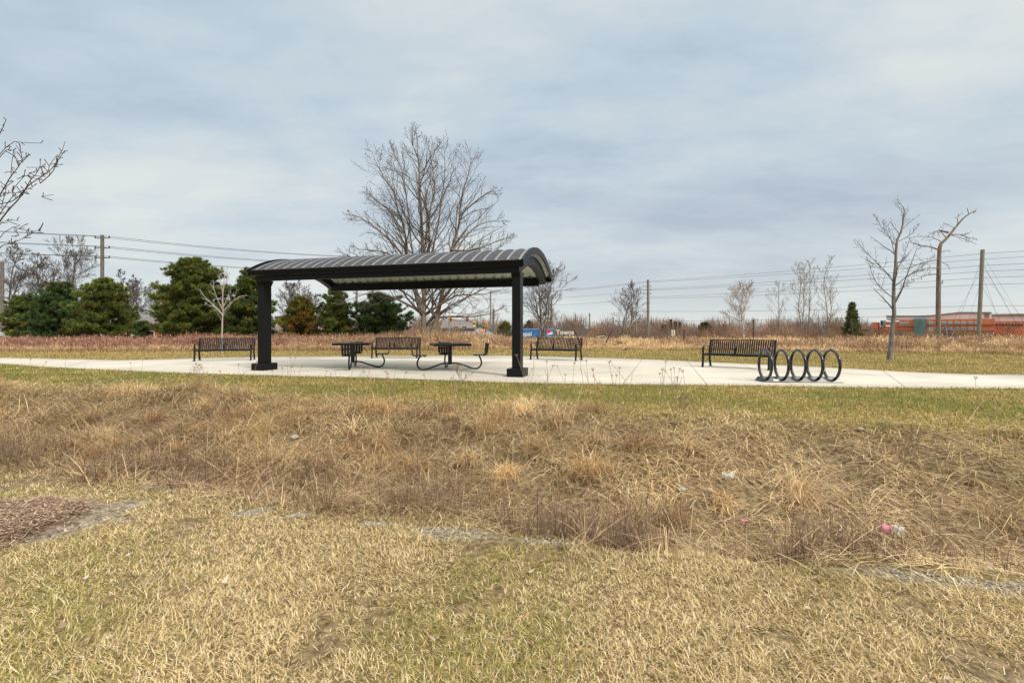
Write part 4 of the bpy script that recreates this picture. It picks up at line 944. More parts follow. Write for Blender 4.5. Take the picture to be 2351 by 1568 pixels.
def disc(lo, hi, off, mat, nm):
    pts = [(ex + er * math.cos(a), er * math.sin(a)) for a in np.linspace(0, 2 * math.pi, 60, endpoint=False)]
    top = []; bot = []
    for x in np.linspace(-er * 0.999, er * 0.999, 24):
        lim = math.sqrt(er * er - x * x); a = np.clip(lo(x), -lim, lim); b = np.clip(hi(x), -lim, lim); bot.append((ex + x, -off, ez + a)); top.append((ex + x, -off, ez + b))
    mm = MB(); V = bot + top; mm.add(V, [(i, i + 1, 24 + i + 1, 24 + i) for i in range(23)]); mm.build(nm, M[mat], tr)
disc(lambda x: -9, lambda x: 9, 0.008, 'lett', 'emblem'); disc(lambda x: 0.22 + 0.25 * x + 0.12 * math.sin(x * 2), lambda x: 9, 0.014, 'red', 'emblem'); disc(lambda x: -9, lambda x: -0.32 + 0.25 * x - 0.1 * math.sin(x * 2), 0.014, 'blue2', 'emblem')
# dark hoarding with pale words
hy = 128.0; hx, hz_ = wp(1317, 757, hy); hg = GRD(hx, hy); hb = empty('hoarding', (hx, hy, hg), 0, 'dark brown hoarding with pale lettering in the brush behind a bench', 'billboard'); hh = hz_ - hg
m = MB(); m.box(-5.2, 4.6, 0, 0.12, 0.3, hh + 0.25); m.build('panel', M['hoard'], hb)
for xx in (-4.6, 0, 4.2):
    m = MB(); m.box(xx - 0.08, xx + 0.08, 0.121, 0.28, 0, hh + 0.2); m.build('post', M['pole_dark'], hb)
text_part('Towns', 1.75, M['lett'], hb, (-2.3, -0.012, hh - 0.75), (R(90), 0, 0), bold=True); text_part('Singles', 1.5, M['lett'], hb, (-0.6, -0.012, hh - 2.35), (R(90), 0, 0), bold=True)

# ------------------------------------------------------------------ houses, fence, far building
M['brick'] = noise_mat('orange_brick', (0.50, 0.155, 0.065), (0.62, 0.21, 0.095), 0.85, 0.6)
M['brick2'] = noise_mat('red_brick', (0.22, 0.065, 0.04), (0.32, 0.10, 0.06), 0.85, 1.5)
M['rooft'] = noise_mat('brown_shingles', (0.22, 0.14, 0.10), (0.34, 0.22, 0.16), 0.9, 2, stretch=(1, 1, 6))
M['roofg'] = noise_mat('grey_shingles', (0.12, 0.11, 0.105), (0.19, 0.175, 0.165), 0.9, 2, stretch=(1, 1, 6))
M['siding'] = noise_mat('pale_siding', (0.46, 0.48, 0.50), (0.56, 0.58, 0.60), 0.7, 0.8)
M['siding2'] = noise_mat('taupe_siding', (0.20, 0.17, 0.15), (0.27, 0.23, 0.20), 0.8, 0.8)
M['wpanel'] = noise_mat('white_metal_panels', (0.64, 0.65, 0.66), (0.78, 0.79, 0.80), 0.5, 0.12)
M['olive'] = noise_mat('olive_roof_edge', (0.16, 0.15, 0.11), (0.22, 0.205, 0.15), 0.8, 0.3)
M['teal_glass'] = noise_mat('teal_glass', (0.05, 0.13, 0.12), (0.12, 0.26, 0.24), 0.15, 0.25)
M['blue_glass'] = noise_mat('blue_green_glass', (0.08, 0.26, 0.29), (0.16, 0.42, 0.44), 0.15, 0.3)
M['conc'] = noise_mat('dull_concrete', (0.20, 0.18, 0.16), (0.28, 0.26, 0.235), 0.85, 0.5)
M['fence'] = noise_mat('pale_fence', (0.42, 0.46, 0.44), (0.54, 0.57, 0.55), 0.8, 0.8)
def house(name, label, x, y, W, Dp, hw, hr, wall, roof, rot=0.0, gable='x', wins=()):
    g = GRD(x, y); root = empty(name, (x, y, g), rot, label, 'house', 'houses beyond the far road'); m = MB(); m.box(-W / 2, W / 2, 0, Dp, 0, hw)
    if gable == 'y': m.add([(-W / 2, 0, hw), (W / 2, 0, hw), (0, 0, hw + hr), (-W / 2, Dp, hw), (W / 2, Dp, hw), (0, Dp, hw + hr)], [(0, 1, 2), (5, 4, 3)])
    else: m.add([(-W / 2, 0, hw), (-W / 2, Dp, hw), (-W / 2, Dp / 2, hw + hr), (W / 2, 0, hw), (W / 2, Dp, hw), (W / 2, Dp / 2, hw + hr)], [(2, 1, 0), (3, 4, 5)])
    m.build('wall', M[wall], root)
    m = MB(); o_ = 0.45; t = 0.18
    if gable == 'x':
        sl = hr / (Dp / 2)
        for (a, b) in ((-o_, Dp / 2), (Dp + o_, Dp / 2)):
            za = hw - o_ * sl + 0.02; zb = hw + hr + 0.02
            m.add([(-W / 2 - o_, a, za), (W / 2 + o_, a, za), (W / 2 + o_, b, zb), (-W / 2 - o_, b, zb), (-W / 2 - o_, a, za + t), (W / 2 + o_, a, za + t), (W / 2 + o_, b, zb + t), (-W / 2 - o_, b, zb + t)], [(0, 3, 2, 1), (4, 5, 6, 7), (0, 1, 5, 4), (1, 2, 6, 5), (3, 0, 4, 7)])
    else:
        sl = hr / (W / 2)
        for (a, b) in ((-W / 2 - o_, 0.0), (W / 2 + o_, 0.0)):
            za = hw - o_ * sl + 0.02; zb = hw + hr + 0.02
            m.add([(a, -o_, za), (a, Dp + o_, za), (b, Dp + o_, zb), (b, -o_, zb), (a, -o_, za + t), (a, Dp + o_, za + t), (b, Dp + o_, zb + t), (b, -o_, zb + t)], [(0, 3, 2, 1), (4, 5, 6, 7), (0, 1, 5, 4), (1, 2, 6, 5), (3, 0, 4, 7)])
    rf = m.build('roof', M[roof], root); m = MB(); m.box(W * 0.2, W * 0.2 + 0.7, Dp * 0.4, Dp * 0.4 + 0.7, hw + hr * 0.5, hw + hr + 0.9); m.build('chimney', M['brick2'], rf)
    for (wx, wz) in wins:
        m = MB(); m.box(wx - 0.75, wx + 0.75, -0.06, -0.003, wz, wz + 1.2); f = m.build('window', M['white'], root); m = MB(); m.box(wx - 0.64, wx + 0.64, -0.075, -0.063, wz + 0.1, wz + 1.1); m.build('pane', M['glass'], f)
house('brick_house', 'brick house with low brown roof at the far left behind the pines', wp(15, 0, 70)[0], 70, 9, 8, 2.6, 2.0, 'brick2', 'rooft', wins=((-2, 1), (2, 1)))
house('brick_house', 'red brick house glimpsed through gaps between the second and third pines', wp(160, 0, 82)[0], 82, 11, 8, 2.8, 2.0, 'brick2', 'roofg', wins=((-3, 1), (3, 1)))
house('brick_house', 'brick house with white trim in the gap left of the tallest pine', wp(318, 0, 82)[0], 82, 9, 8, 2.8, 1.7, 'brick2', 'roofg', wins=((-1.5, 1), (2, 1)))
house('taupe_house', 'taupe house with two small white windows behind the lamp post under the roof', wp(1052, 0, 122)[0], 122, 8, 9, 3.6, 1.9, 'siding2', 'roofg', wins=((-0.6, 3.0), (1.6, 3.0)))
house('pale_house', 'pale blue-grey house with yellow-edged gable behind the traffic lights', wp(1104, 0, 124)[0], 124, 6.6, 9, 3.0, 1.35, 'siding', 'roofg', gable='y', wins=())
# pale fence behind the left pines
fx0, fy0 = wp(-40, 0, 53)[0], 53; fr_ = empty('panel_fence', (fx0, fy0, GRD(fx0, fy0)), 0, 'pale grey-green panel fence running behind the left pines', 'fence')
for i in range(9):
    m = MB(); m.box(i * 2.0 + 0.06, i * 2.0 + 1.94, 0, 0.05, 0.1, 1.75); m.build('panel', M['fence'], fr_)
    m = MB(); m.box(i * 2.0 - 0.055, i * 2.0 + 0.055, -0.03, 0.08, 0, 1.85); m.build('post', M['fence'], fr_)
# big brick building on the right horizon
BY = 250.0; bg0 = GRD(100, BY)
_t0 = ((3220 + 700 / 2.1677) / 1.6333 - 1175.5) / FP; _th = math.atan(_t0); _dc = BY / math.cos(_th)
def bxz(cx, cy):
    t = ((3220 + cx / 2.1677) / 1.6333 - 1175.5) / FP; s = _dc / (t * math.sin(_th) + math.cos(_th)); z = EYE + (762 - (1130 + cy / 2.1677) / 1.6333) / FP * s
    return t * s * math.cos(_th) - s * math.sin(_th), z
bor = 0.0; bd = empty('brick_building', (BY * _t0, BY, bg0), -_th, 'long orange brick building with white metal upper floor on the right horizon', 'building')
def bbox(nm, c0, c1, cy0, cy1, y0, y1, mat, toground=False, parent=None):
    xa, za = bxz(c0, cy0); xb, zb = bxz(c1, cy1); m = MB(); m.box(xa - bor, xb - bor, y0, y1, 0 if toground else zb - bg0, za - bg0); return m.build(nm, M[mat], parent or bd)
w1 = bbox('wall', 551, 1107, 148, 262, 0, 24, 'brick', True); bbox('wall', 327, 449, 150, 262, 2, 24, 'brick', True); bbox('wall', 290, 326.5, 193, 262, 3, 22, 'brick', True)
bbox('wall', 1112, 1600, 162, 262, 6, 26, 'brick', True); bbox('wall', 95, 150, 170, 262, 4, 16, 'brick', True); bbox('wall', 152, 289, 203, 262, 5, 18, 'brick', True); bbox('wall', 215, 326, 165, 192, 5.5, 20, 'brick')
bbox('stair_tower', 450, 550, 143, 300, -1.5, 8, 'teal_glass', True)
for i in range(6):
    bbox('mullion', 450 + i * 19.6, 451.6 + i * 19.6, 143.5, 300, -1.62, -1.53, 'conc')
for cy in (170, 200, 232): bbox('mullion', 452, 549, cy, cy + 2, -1.72, -1.64, 'conc')
# white upper storey with its stepped roof edge
m = MB(); pr_ = [(216, 113), (551, 114), (820, 84), (1086, 84)]; V = []; n_ = len(pr_)
for d_ in (6.0, 30.0):
    for c, cy in pr_: x, z = bxz(c, cy + 10); V.append((x - bor, d_, z - bg0))
    for c, cy in pr_: x, z = bxz(c, 149); V.append((x - bor, d_, z - bg0))
F = []
for i in range(n_ - 1): F += [(n_ + i, n_ + i + 1, i + 1, i), (3 * n_ + i, 2 * n_ + i, 2 * n_ + i + 1, 3 * n_ + i + 1), (i, i + 1, 2 * n_ + i + 1, 2 * n_ + i)]
F += [(0, 2 * n_, 3 * n_, n_), (n_ - 1, 2 * n_ - 1, 4 * n_ - 1, 3 * n_ - 1)]
m.add(V, F); m.build('upper_storey', M['wpanel'], bd)
m = MB(); V = []
for d_ in (5.2, 30.5):
    for c, cy in pr_: x, z = bxz(c, cy); V.append((x - bor, d_, z - bg0))
    for c, cy in pr_: x, z = bxz(c, cy + 10); V.append((x - bor, d_, z - bg0 + 0.01))
m.add(V, F + [(n_ + i, 3 * n_ + i, 3 * n_ + i + 1, n_ + i + 1) for i in range(n_ - 1)]); m.build('roof_edge', M['olive'], bd)
bbox('upper_storey', 1089, 1600, 112, 164, 12, 32, 'wpanel'); bbox('roof_edge', 1088, 1600, 102, 111.5, 11, 33, 'olive')
bbox('louvre', 1026, 1068, 97, 134, 5.85, 5.98, 'conc'); bbox('plant_box', 172, 190, 156, 200, 3, 8, 'glass'); bbox('plant_box', 192, 212, 156, 203, 2.6, 8, 'conc')
for c in (570, 622, 677, 727, 785, 835, 893, 945):
    for (a, b) in ((167, 189), (212, 236)):
        f = bbox('window', c, c + 33, a, b, -0.25, -0.02, 'wpanel'); bbox('pane', c + 1.5, c + 31.5, a + 2, b - 2, -0.34, -0.27, 'blue_glass', parent=f)
for c in (332, 352, 370, 390):
    f = bbox('window', c, c + 14, 169, 191, 1.75, 1.98, 'wpanel'); bbox('pane', c + 1.2, c + 12.8, 171, 189.5, 1.66, 1.73, 'blue_glass', parent=f)
for i in range(9):
    c = 1120 + i * 26; f = bbox('window', c, c + 20, 181, 198, 5.75, 5.98, 'conc'); bbox('pane', c + 1.2, c + 18.8, 182.5, 196.5, 5.66, 5.73, 'glass', parent=f)
for (c0, c1, cy, y0) in ((551, 1107, 190, -0.4), (551, 1107, 238, -0.4), (292, 449, 206, 1.7), (292, 449, 234, 1.7)):
    bbox('ledge', c0 + 0.5, c1 - 0.5, cy, cy + 4, y0, y0 + 0.38, 'brick2')
bbox('ground_floor', 551.5, 1104, 263, 290, -0.03, 0.28, 'glass')

# cars
def car(label, x, y, rot, paint, cat='car', z=None):
    g = GRD(x, y) if z is None else z; root = empty('parked_car', (x, y, g), rot, label, cat, 'cars beyond the dry grass')
    prof_ = [(-2.15, 0.35), (-2.2, 0.62), (-2.1, 0.85), (-1.25, 0.95), (-0.65, 1.38), (0.55, 1.45), (1.35, 1.02), (2.0, 0.92), (2.2, 0.7), (2.18, 0.35)]
    m = MB(); V = []; n_ = len(prof_)
    for s_, k in ((-0.88, 1), (0.88, 1)):
        for (a, b) in prof_: V.append((a, s_ * (0.84 if b > 1.2 else 1.0), b))
    F = [tuple(range(n_)), tuple(range(2 * n_ - 1, n_ - 1, -1))] + [(i, i + n_, (i + 1) % n_ + n_, (i + 1) % n_) for i in range(n_)]
    m.add(V, F); m.build('body', paint, root)
    for pts in ([(-1.18, -0.66, 1.0), (-1.18, 0.66, 1.0), (-0.70, 0.62, 1.36), (-0.70, -0.62, 1.36)], [(1.27, 0.66, 1.08), (1.27, -0.66, 1.08), (0.62, -0.62, 1.43), (0.62, 0.62, 1.43)]):
        c_ = np.mean(pts, axis=0); nrm = np.array([np.sign(c_[0]) * 0.012, 0, 0.014]); mm = MB(); mm.add([np.array(p) + nrm for p in pts], [(0, 1, 2, 3)]); mm.build('windscreen', M['glass'], root)
    for s_ in (-1, 1):
        mm = MB(); mm.add([(-1.0, s_ * 0.883, 0.98), (1.1, s_ * 0.883, 1.0), (0.5, s_ * 0.775, 1.38), (-0.6, s_ * 0.775, 1.33)], [(0, 1, 2, 3)]); mm.build('side_window', M['glass'], root)
        for xx in (-1.35, 1.35):
            mm = MB(); mm.tube([(xx, s_ * 0.72, 0.32), (xx, s_ * 0.90, 0.32)], 0.32, 14, ref=(1, 0, 0)); mm.build('wheel', M['tire'], root)
pw = noise_mat('silver_paint', (0.42, 0.44, 0.45), (0.5, 0.52, 0.53), 0.3, 1, metal=0.2); pgold = noise_mat('beige_paint', (0.40, 0.36, 0.30), (0.46, 0.42, 0.36), 0.35, 1)
for dx, y, rot, pt_, lab in ((1064, 96, 80, M['white'], 'white car on the far road left of the road sign'), (1096, 99, 10, pgold, 'beige car on the far road under the green traffic light'), (40, 56, 75, pw, 'silver car half hidden in the grass at the far left'),
                            (70, 58, 100, M['white'], 'white car beside the silver one at the far left'), (1145, 96, 15, pw, 'silver car on the far road just left of the right post'), (1380, 100, 5, M['white'], 'white car beyond the dry grass right of the dark hoarding')):
    car(lab, wp(dx, 0, y)[0], y, R(rot), pt_)
# fence posts in the dry grass
FG = 'rusty posts standing in the dry grass'
for dx, dt, y, lean, lab in ((1571, 756, 34, 0.05, 'rusty fence post in straw grass right of the white notice board'), (1730, 736, 38, 0.0, 'dark fence post just right of the whitish tree'), (1953, 735, 33, -0.32, 'dark leaning fence post next to the lone spruce'), (1406, 760, 35, 0.75, 'strongly tilted post left of the middle utility pole'), (1318, 757, 34, -0.6, 'tilted dark stake poking above the backrest right of the shelter')):
    x, z = wp(dx, dt, y); g = GRD(x, y); m = MB(); m.sweep([(-lean, 0, 0), (0, 0, z - g)], [(-0.04, -0.04), (0.04, -0.04), (0.04, 0.04), (-0.04, 0.04)]); m.box(-0.03 - lean, 0.03 - lean, -0.055, 0.055, 0.0, 0.03)
    o_ = m.build('fence_post', M['post']); o_.location = (x, y, g); tag(o_, lab, 'post', FG)

# ------------------------------------------------------------------ grass and other uncountable growth
def blades(P, az, lean, L, W, bend, K, tw=None):
    n_ = len(P); az = np.asarray(az); h = np.stack([np.cos(az), np.sin(az), np.zeros(n_)], -1); up = np.array([0, 0, 1.0])
    ta = az + np.pi / 2 + (0 if tw is None else tw); s_ = np.stack([np.cos(ta), np.sin(ta), np.zeros(n_)], -1)
    p = P.copy(); V = np.zeros((n_, K + 1, 2, 3), np.float32)
    for i in range(K + 1):
        wv = (W * (1 - 0.85 * (i / K) ** 1.6) / 2)[:, None]; V[:, i, 0] = p - s_ * wv; V[:, i, 1] = p + s_ * wv
        a = lean + bend * (i + 0.5) / K
        p = p + (L / K)[:, None] * (h * np.sin(a)[:, None] + up * np.cos(a)[:, None])
    I = np.arange(n_ * (K + 1) * 2).reshape(n_, K + 1, 2)
    F = np.stack([I[:, :-1, 0], I[:, :-1, 1], I[:, 1:, 1], I[:, 1:, 0]], -1).reshape(-1, 4)
    return V.reshape(-1, 3), F, (K + 1) * 2
def pick_col(n_, cols, wts, rng, var=0.25):
    k = rng.choice(len(cols), n_, p=np.array(wts) / sum(wts)); c = np.array(cols)[k]
    return c * (1 - var + 2 * var * rng.rand(n_, 1))
class Stuff:
    def __init__(s): s.V = []; s.F = []; s.C = []; s.n = 0
    def add(s, V, F, k, c): s.V.append(V); s.F.append(F + s.n); s.C.append(np.repeat(c, k, axis=0)); s.n += len(V)
    def build(s, name, mat, label, cat):
        o_ = mk(name, np.concatenate(s.V), [np.concatenate(s.F)], mat, cols=np.concatenate(s.C)); return tag(o_, label, cat, kind='stuff')
rng = np.random.RandomState(77)
# near lawn of dormant straw-coloured turf
def lawn_pts(n_, y0, y1, power):
    y = y0 + (y1 - y0) * rng.rand(n_) ** power; x = (rng.rand(n_) * 2 - 1) * (1.12 * y + 3.4); return x, y
st = Stuff()
x, y = lawn_pts(1400000, 1.0, 7.2, 1.1); ed = lawn_edge(x); k = (y < ed + 0.12 * rng.normal(size=len(x))) & (rng.rand(len(x)) > pmask(x, y) * 0.76) & (rng.rand(len(x)) > clay(x, y) * 0.985) & (rng.rand(len(x)) > mulch_m(x, y))
thin = fbm(x, y, 2.2, 31); k &= rng.rand(len(x)) < np.clip(0.10 + (thin - 0.29) * 7.0, 0.16, 1)
# keep the density even in the picture: thin with distance
k &= rng.rand(len(x)) < np.clip(1.25 - 0.10 * y, 0.5, 1)
x, y = x[k], y[k]; n_ = len(x); dirn = fbm(x, y, 1.3, 40) * 6 + rng.normal(0, 1.7, n_)
L = (0.018 + 0.038 * rng.rand(n_) ** 1.4) * (0.75 + 0.6 * fbm(x, y, 1.7, 44)); W = 0.0020 + 0.0014 * rng.rand(n_) + 0.0003 * y
gm_ = fbm(x, y, 0.9, 50); c = pick_col(n_, [(0.72, 0.555, 0.285), (0.86, 0.72, 0.46), (0.48, 0.35, 0.17), (0.35, 0.285, 0.09), (0.17, 0.13, 0.08)], [4, 3.4, 2.0, 1.3, 1.4], rng)
gsel = rng.rand(n_) < np.clip((gm_ - 0.50) * 2.4, 0, 0.5); c[gsel] = pick_col(int(gsel.sum()), [(0.33, 0.30, 0.07), (0.21, 0.24, 0.055)], [2, 1], rng)
V, F, kk = blades(np.stack([x, y, H(x, y) - 0.004], -1), dirn, R(22) + R(58) * rng.rand(n_), L, W, R(15) + R(50) * rng.rand(n_), 2, rng.normal(0, 0.5, n_)); st.add(V, F, kk, c)
st.build('lawn_grass', M['grass'], 'short straw-coloured dormant lawn grass in the foreground', 'grass')
# rough matted grass over the ditch and bank
st = Stuff(); N_ = 205000
xx = (rng.rand(N_) * 2 - 1) * 17; tt = -0.03 + 1.28 * rng.rand(N_); e0, c0 = lawn_edge(xx), crest(xx); yy_ = e0 + tt * (c0 - e0)
k = (np.abs(xx) < 1.14 * yy_ + 3.8) & (rng.rand(N_) < np.clip(1.25 - 0.05 * yy_, 0.3, 1)); clump = fbm(xx, yy_, 1.9, 60); k &= rng.rand(N_) < np.clip(0.25 + 3.2 * (clump - 0.36), 0.06, 1); k &= (tt < 0.95) | (rng.rand(N_) < 0.9 * (1 - sst(0.9, 1.26, tt + 0.5 * (fbm(xx, yy_, 1.4, 68) - 0.5))))
x, y, t = xx[k], yy_[k], tt[k]; n_ = len(x); cl = fbm(x, y, 1.9, 60); z = H(x, y)
az = fbm(x, y, 0.8, 66) * 12 + rng.normal(0, 0.9, n_)
az = np.where(rng.rand(n_) < 0.55, -math.pi / 2 + rng.normal(0, 0.9, n_), az)     # combed down the slope
L = (0.14 + 0.30 * rng.rand(n_)) * (0.25 + 1.6 * cl) * (1 - 0.5 * sst(0.8, 1.15, t)) * (1 - 0.42 * sst(0.3, 2.5, x) * sst(0.22, 0.4, t)); W = 0.0036 + 0.0026 * rng.rand(n_) + 0.0003 * y
c = pick_col(n_, [(0.66, 0.50, 0.265), (0.82, 0.665, 0.40), (0.50, 0.365, 0.19), (0.31, 0.205, 0.115), (0.28, 0.27, 0.09)], [4, 2.6, 3, 1.8, 0.45], rng, 0.3)
c = c * (0.42 + 1.16 * fbm(x, y, 1.3, 63))[:, None]; gsel = rng.rand(n_) < np.clip((fbm(x, y, 0.8, 69) - 0.47) * 2.2, 0, 0.4) * sst(-1, 2, x); c[gsel] = pick_col(int(gsel.sum()), [(0.34, 0.31, 0.10), (0.26, 0.27, 0.085), (0.46, 0.38, 0.17)], [2, 1, 2], rng, 0.3)
dk = np.clip((fbm(x, y, 0.9, 64) - 0.51) * 5, -0.5, 0.65) + 0.22 * (1 - sst(0.1, 0.4, t)) - 0.35 * sst(-1, 3, x); dsel = rng.rand(n_) < dk; c[dsel] = pick_col(int(dsel.sum()), [(0.32, 0.21, 0.12), (0.19, 0.12, 0.073), (0.46, 0.32, 0.185)], [3, 2, 2], rng, 0.3)
V, F, kk = blades(np.stack([x, y, z - 0.01], -1), az, R(18) + R(48) * rng.rand(n_) + R(22) * sst(0.3, 2.5, x), L, W, R(30) + R(80) * rng.rand(n_), 4, rng.normal(0, 0.6, n_)); st.add(V, F, kk, c)
# arching tussocks hanging over the slope
nt2 = 170; tx = (rng.rand(nt2) * 2 - 1) * 13; tx = tx[(tx < 2) | (rng.rand(nt2) < 0.35)]; nt2 = len(tx); tq2 = 0.30 + 0.72 * rng.rand(nt2); ty2 = lawn_edge(tx) + tq2 * (crest(tx) - lawn_edge(tx)); ts = 0.5 + 0.7 * rng.rand(nt2)
tc2 = pick_col(nt2, [(0.70, 0.50, 0.26), (0.82, 0.63, 0.37), (0.50, 0.32, 0.16), (0.60, 0.44, 0.25)], [3, 2, 2, 2], rng, 0.2)
ti = np.repeat(np.arange(nt2), 150); m2 = len(ti); x = tx[ti] + rng.normal(0, 0.075, m2) * ts[ti]; y = ty2[ti] + rng.normal(0, 0.055, m2) * ts[ti]
az = np.where(rng.rand(m2) < 0.5, -math.pi / 2 + rng.normal(0, 0.8, m2), rng.rand(m2) * 6.28)
V, F, kk = blades(np.stack([x, y, H(x, y) - 0.01], -1), az, R(3) + R(32) * rng.rand(m2), (0.20 + 0.28 * rng.rand(m2)) * ts[ti], 0.0042 + 0.003 * rng.rand(m2), R(60) + R(75) * rng.rand(m2), 5, rng.normal(0, 0.5, m2)); st.add(V, F, kk, tc2[ti] * (0.65 + 0.6 * rng.rand(m2, 1)))
# fallen stalks lying across
N2 = 9000; x = (rng.rand(N2) * 2 - 1) * 14; t = 0.0 + 1.0 * rng.rand(N2); y = lawn_edge(x) + t * (crest(x) - lawn_edge(x)); k = np.abs(x) < 1.14 * y + 1.5; x, y, t = x[k], y[k], t[k]; n_ = len(x)
c = pick_col(n_, [(0.68, 0.50, 0.29), (0.42, 0.27, 0.16), (0.52, 0.43, 0.32)], [3, 2, 1], rng, 0.3)
V, F, kk = blades(np.stack([x, y, H(x, y) + 0.03 + 0.10 * rng.rand(n_)], -1), rng.rand(n_) * 6.28, R(68) + R(30) * rng.rand(n_), 0.25 + 0.5 * rng.rand(n_), 0.004 + 0.003 * rng.rand(n_), R(-10) + R(50) * rng.rand(n_), 4, rng.normal(0, 0.5, n_)); st.add(V, F, kk, c)
st.build('rough_grass', M['grass'], 'matted tan dead grass covering the ditch and bank', 'grass')
# dark bare weed stems, thickest along the ditch bottom
st = Stuff(); N3 = 36000; x = (rng.rand(N3) * 2 - 1) * 13; t = np.where(rng.rand(N3) < 0.72, 0.0 + 0.34 * rng.rand(N3) ** 1.2, rng.rand(N3)); y = lawn_edge(x) + t * (crest(x) - lawn_edge(x))
k = (np.abs(x) < 1.14 * y + 3.5) & (rng.rand(N3) < np.clip((fbm(x, y, 1.3, 71) - 0.42) * 5, 0.03, 1) * np.where(t > 0.3, 1 - 0.7 * sst(0, 3, x), 1.0)); x, y, t = x[k], y[k], t[k]; n_ = len(x)
L = (0.10 + 0.42 * rng.rand(n_) ** 1.8) * np.where(x < 1.5, 1.12, 0.85); c = pick_col(n_, [(0.15, 0.088, 0.052), (0.24, 0.15, 0.09), (0.40, 0.28, 0.175), (0.085, 0.052, 0.038)], [3, 3, 2, 1.5], rng, 0.3)
V, F, kk = blades(np.stack([x, y, H(x, y) - 0.01], -1), rng.rand(n_) * 6.28, R(4) + R(72) * rng.rand(n_) ** 1.3, L, 0.0034 + 0.003 * rng.rand(n_), R(-35) + R(85) * rng.rand(n_), 4); st.add(V, F, kk, c)
# side twigs on them
sel = rng.rand(n_) < 0.85; reps = 4; xs = np.repeat(x[sel], reps); ys = np.repeat(y[sel], reps); Ls = np.repeat(L[sel], reps); n2_ = len(xs)
c2 = pick_col(n2_, [(0.14, 0.085, 0.055), (0.21, 0.14, 0.095), (0.30, 0.22, 0.15)], [3, 3, 1.5], rng, 0.3)
V, F, kk = blades(np.stack([xs + rng.normal(0, 0.03, n2_), ys + rng.normal(0, 0.03, n2_), H(xs, ys) + Ls * (0.25 + 0.55 * rng.rand(n2_))], -1), rng.rand(n2_) * 6.28, R(25) + R(60) * rng.rand(n2_), 0.05 + 0.13 * rng.rand(n2_), np.full(n2_, 0.0032), R(-40) + R(70) * rng.rand(n2_), 2); st.add(V, F, kk, c2)
st.build('weeds', M['grass'], 'tangled dark brown dead weed stems along the ditch', 'weeds')
# greener turf between bank and pad, and behind the pad
st = Stuff(); N4 = 380000
y = 4.0 + 16 * rng.rand(N4) ** 1.25; x = (rng.rand(N4) * 2 - 1) * (1.12 * y + 3.6); cr0 = crest(x); k = (y > cr0 - 0.4 - 0.5 * rng.rand(N4) * 1.0) & (y < pad_f(x) + 0.01 + 0.07 * rng.rand(N4) ** 3)
x, y = x[k], y[k]; n_ = len(x); g_ = fbm(x, y, 0.75, 80) * 0.6 + fbm(x, y * 2.2, 2.6, 82) * 0.4 - 0.11 * (1 - sst(0.0, 1.6, y - crest(x)))
c = pick_col(n_, [(0.52, 0.38, 0.145), (0.43, 0.32, 0.10), (0.62, 0.47, 0.23), (0.31, 0.23, 0.07)], [3, 3, 1.5, 2], rng, 0.28)
gs = rng.rand(n_) < np.clip((g_ - 0.36) * 4.2, 0.08, 0.92); c[gs] = pick_col(int(gs.sum()), [(0.17, 0.205, 0.04), (0.26, 0.26, 0.06), (0.10, 0.14, 0.03)], [3, 2, 1], rng, 0.3)
V, F, kk = blades(np.stack([x, y, H(x, y) - 0.004], -1), rng.rand(n_) * 6.28, R(15) + R(60) * rng.rand(n_), 0.035 + 0.045 * rng.rand(n_), 0.0035 + 0.0006 * y + 0.001 * rng.rand(n_), R(10) + R(50) * rng.rand(n_), 2); st.add(V, F, kk, c)
N5 = 240000; y = 9.5 + 24 * rng.rand(N5); x = (rng.rand(N5) * 2 - 1) * (1.12 * y + 4); k = (y > pad_b(x) - 0.03) & (y < tall_edge(x) + 1.0); x, y = x[k], y[k]; n_ = len(x)
g_ = fbm(x, y, 0.5, 85) * 0.55 + fbm(x, y * 1.8, 1.7, 86) * 0.45 + 0.05 * sst(3, 18, x) - 0.07 * sst(2, -14, x)
c = pick_col(n_, [(0.53, 0.37, 0.15), (0.45, 0.32, 0.115), (0.60, 0.45, 0.22), (0.33, 0.23, 0.08)], [3, 3, 1.5, 2], rng, 0.25)
gs = rng.rand(n_) < np.clip((g_ - 0.43) * 3.2, 0.03, 0.75); c[gs] = pick_col(int(gs.sum()), [(0.17, 0.185, 0.045), (0.24, 0.22, 0.06), (0.12, 0.14, 0.035)], [3, 2, 1], rng, 0.3)
V, F, kk = blades(np.stack([x, y, H(x, y) - 0.004], -1), rng.rand(n_) * 6.28, R(15) + R(60) * rng.rand(n_), 0.04 + 0.05 * rng.rand(n_), 0.007 + 0.0006 * y + 0.002 * rng.rand(n_), R(10) + R(50) * rng.rand(n_), 2); st.add(V, F, kk, c)
st.build('turf_grass', M['grass'], 'patchy green and tan mown turf around the concrete pad', 'grass')
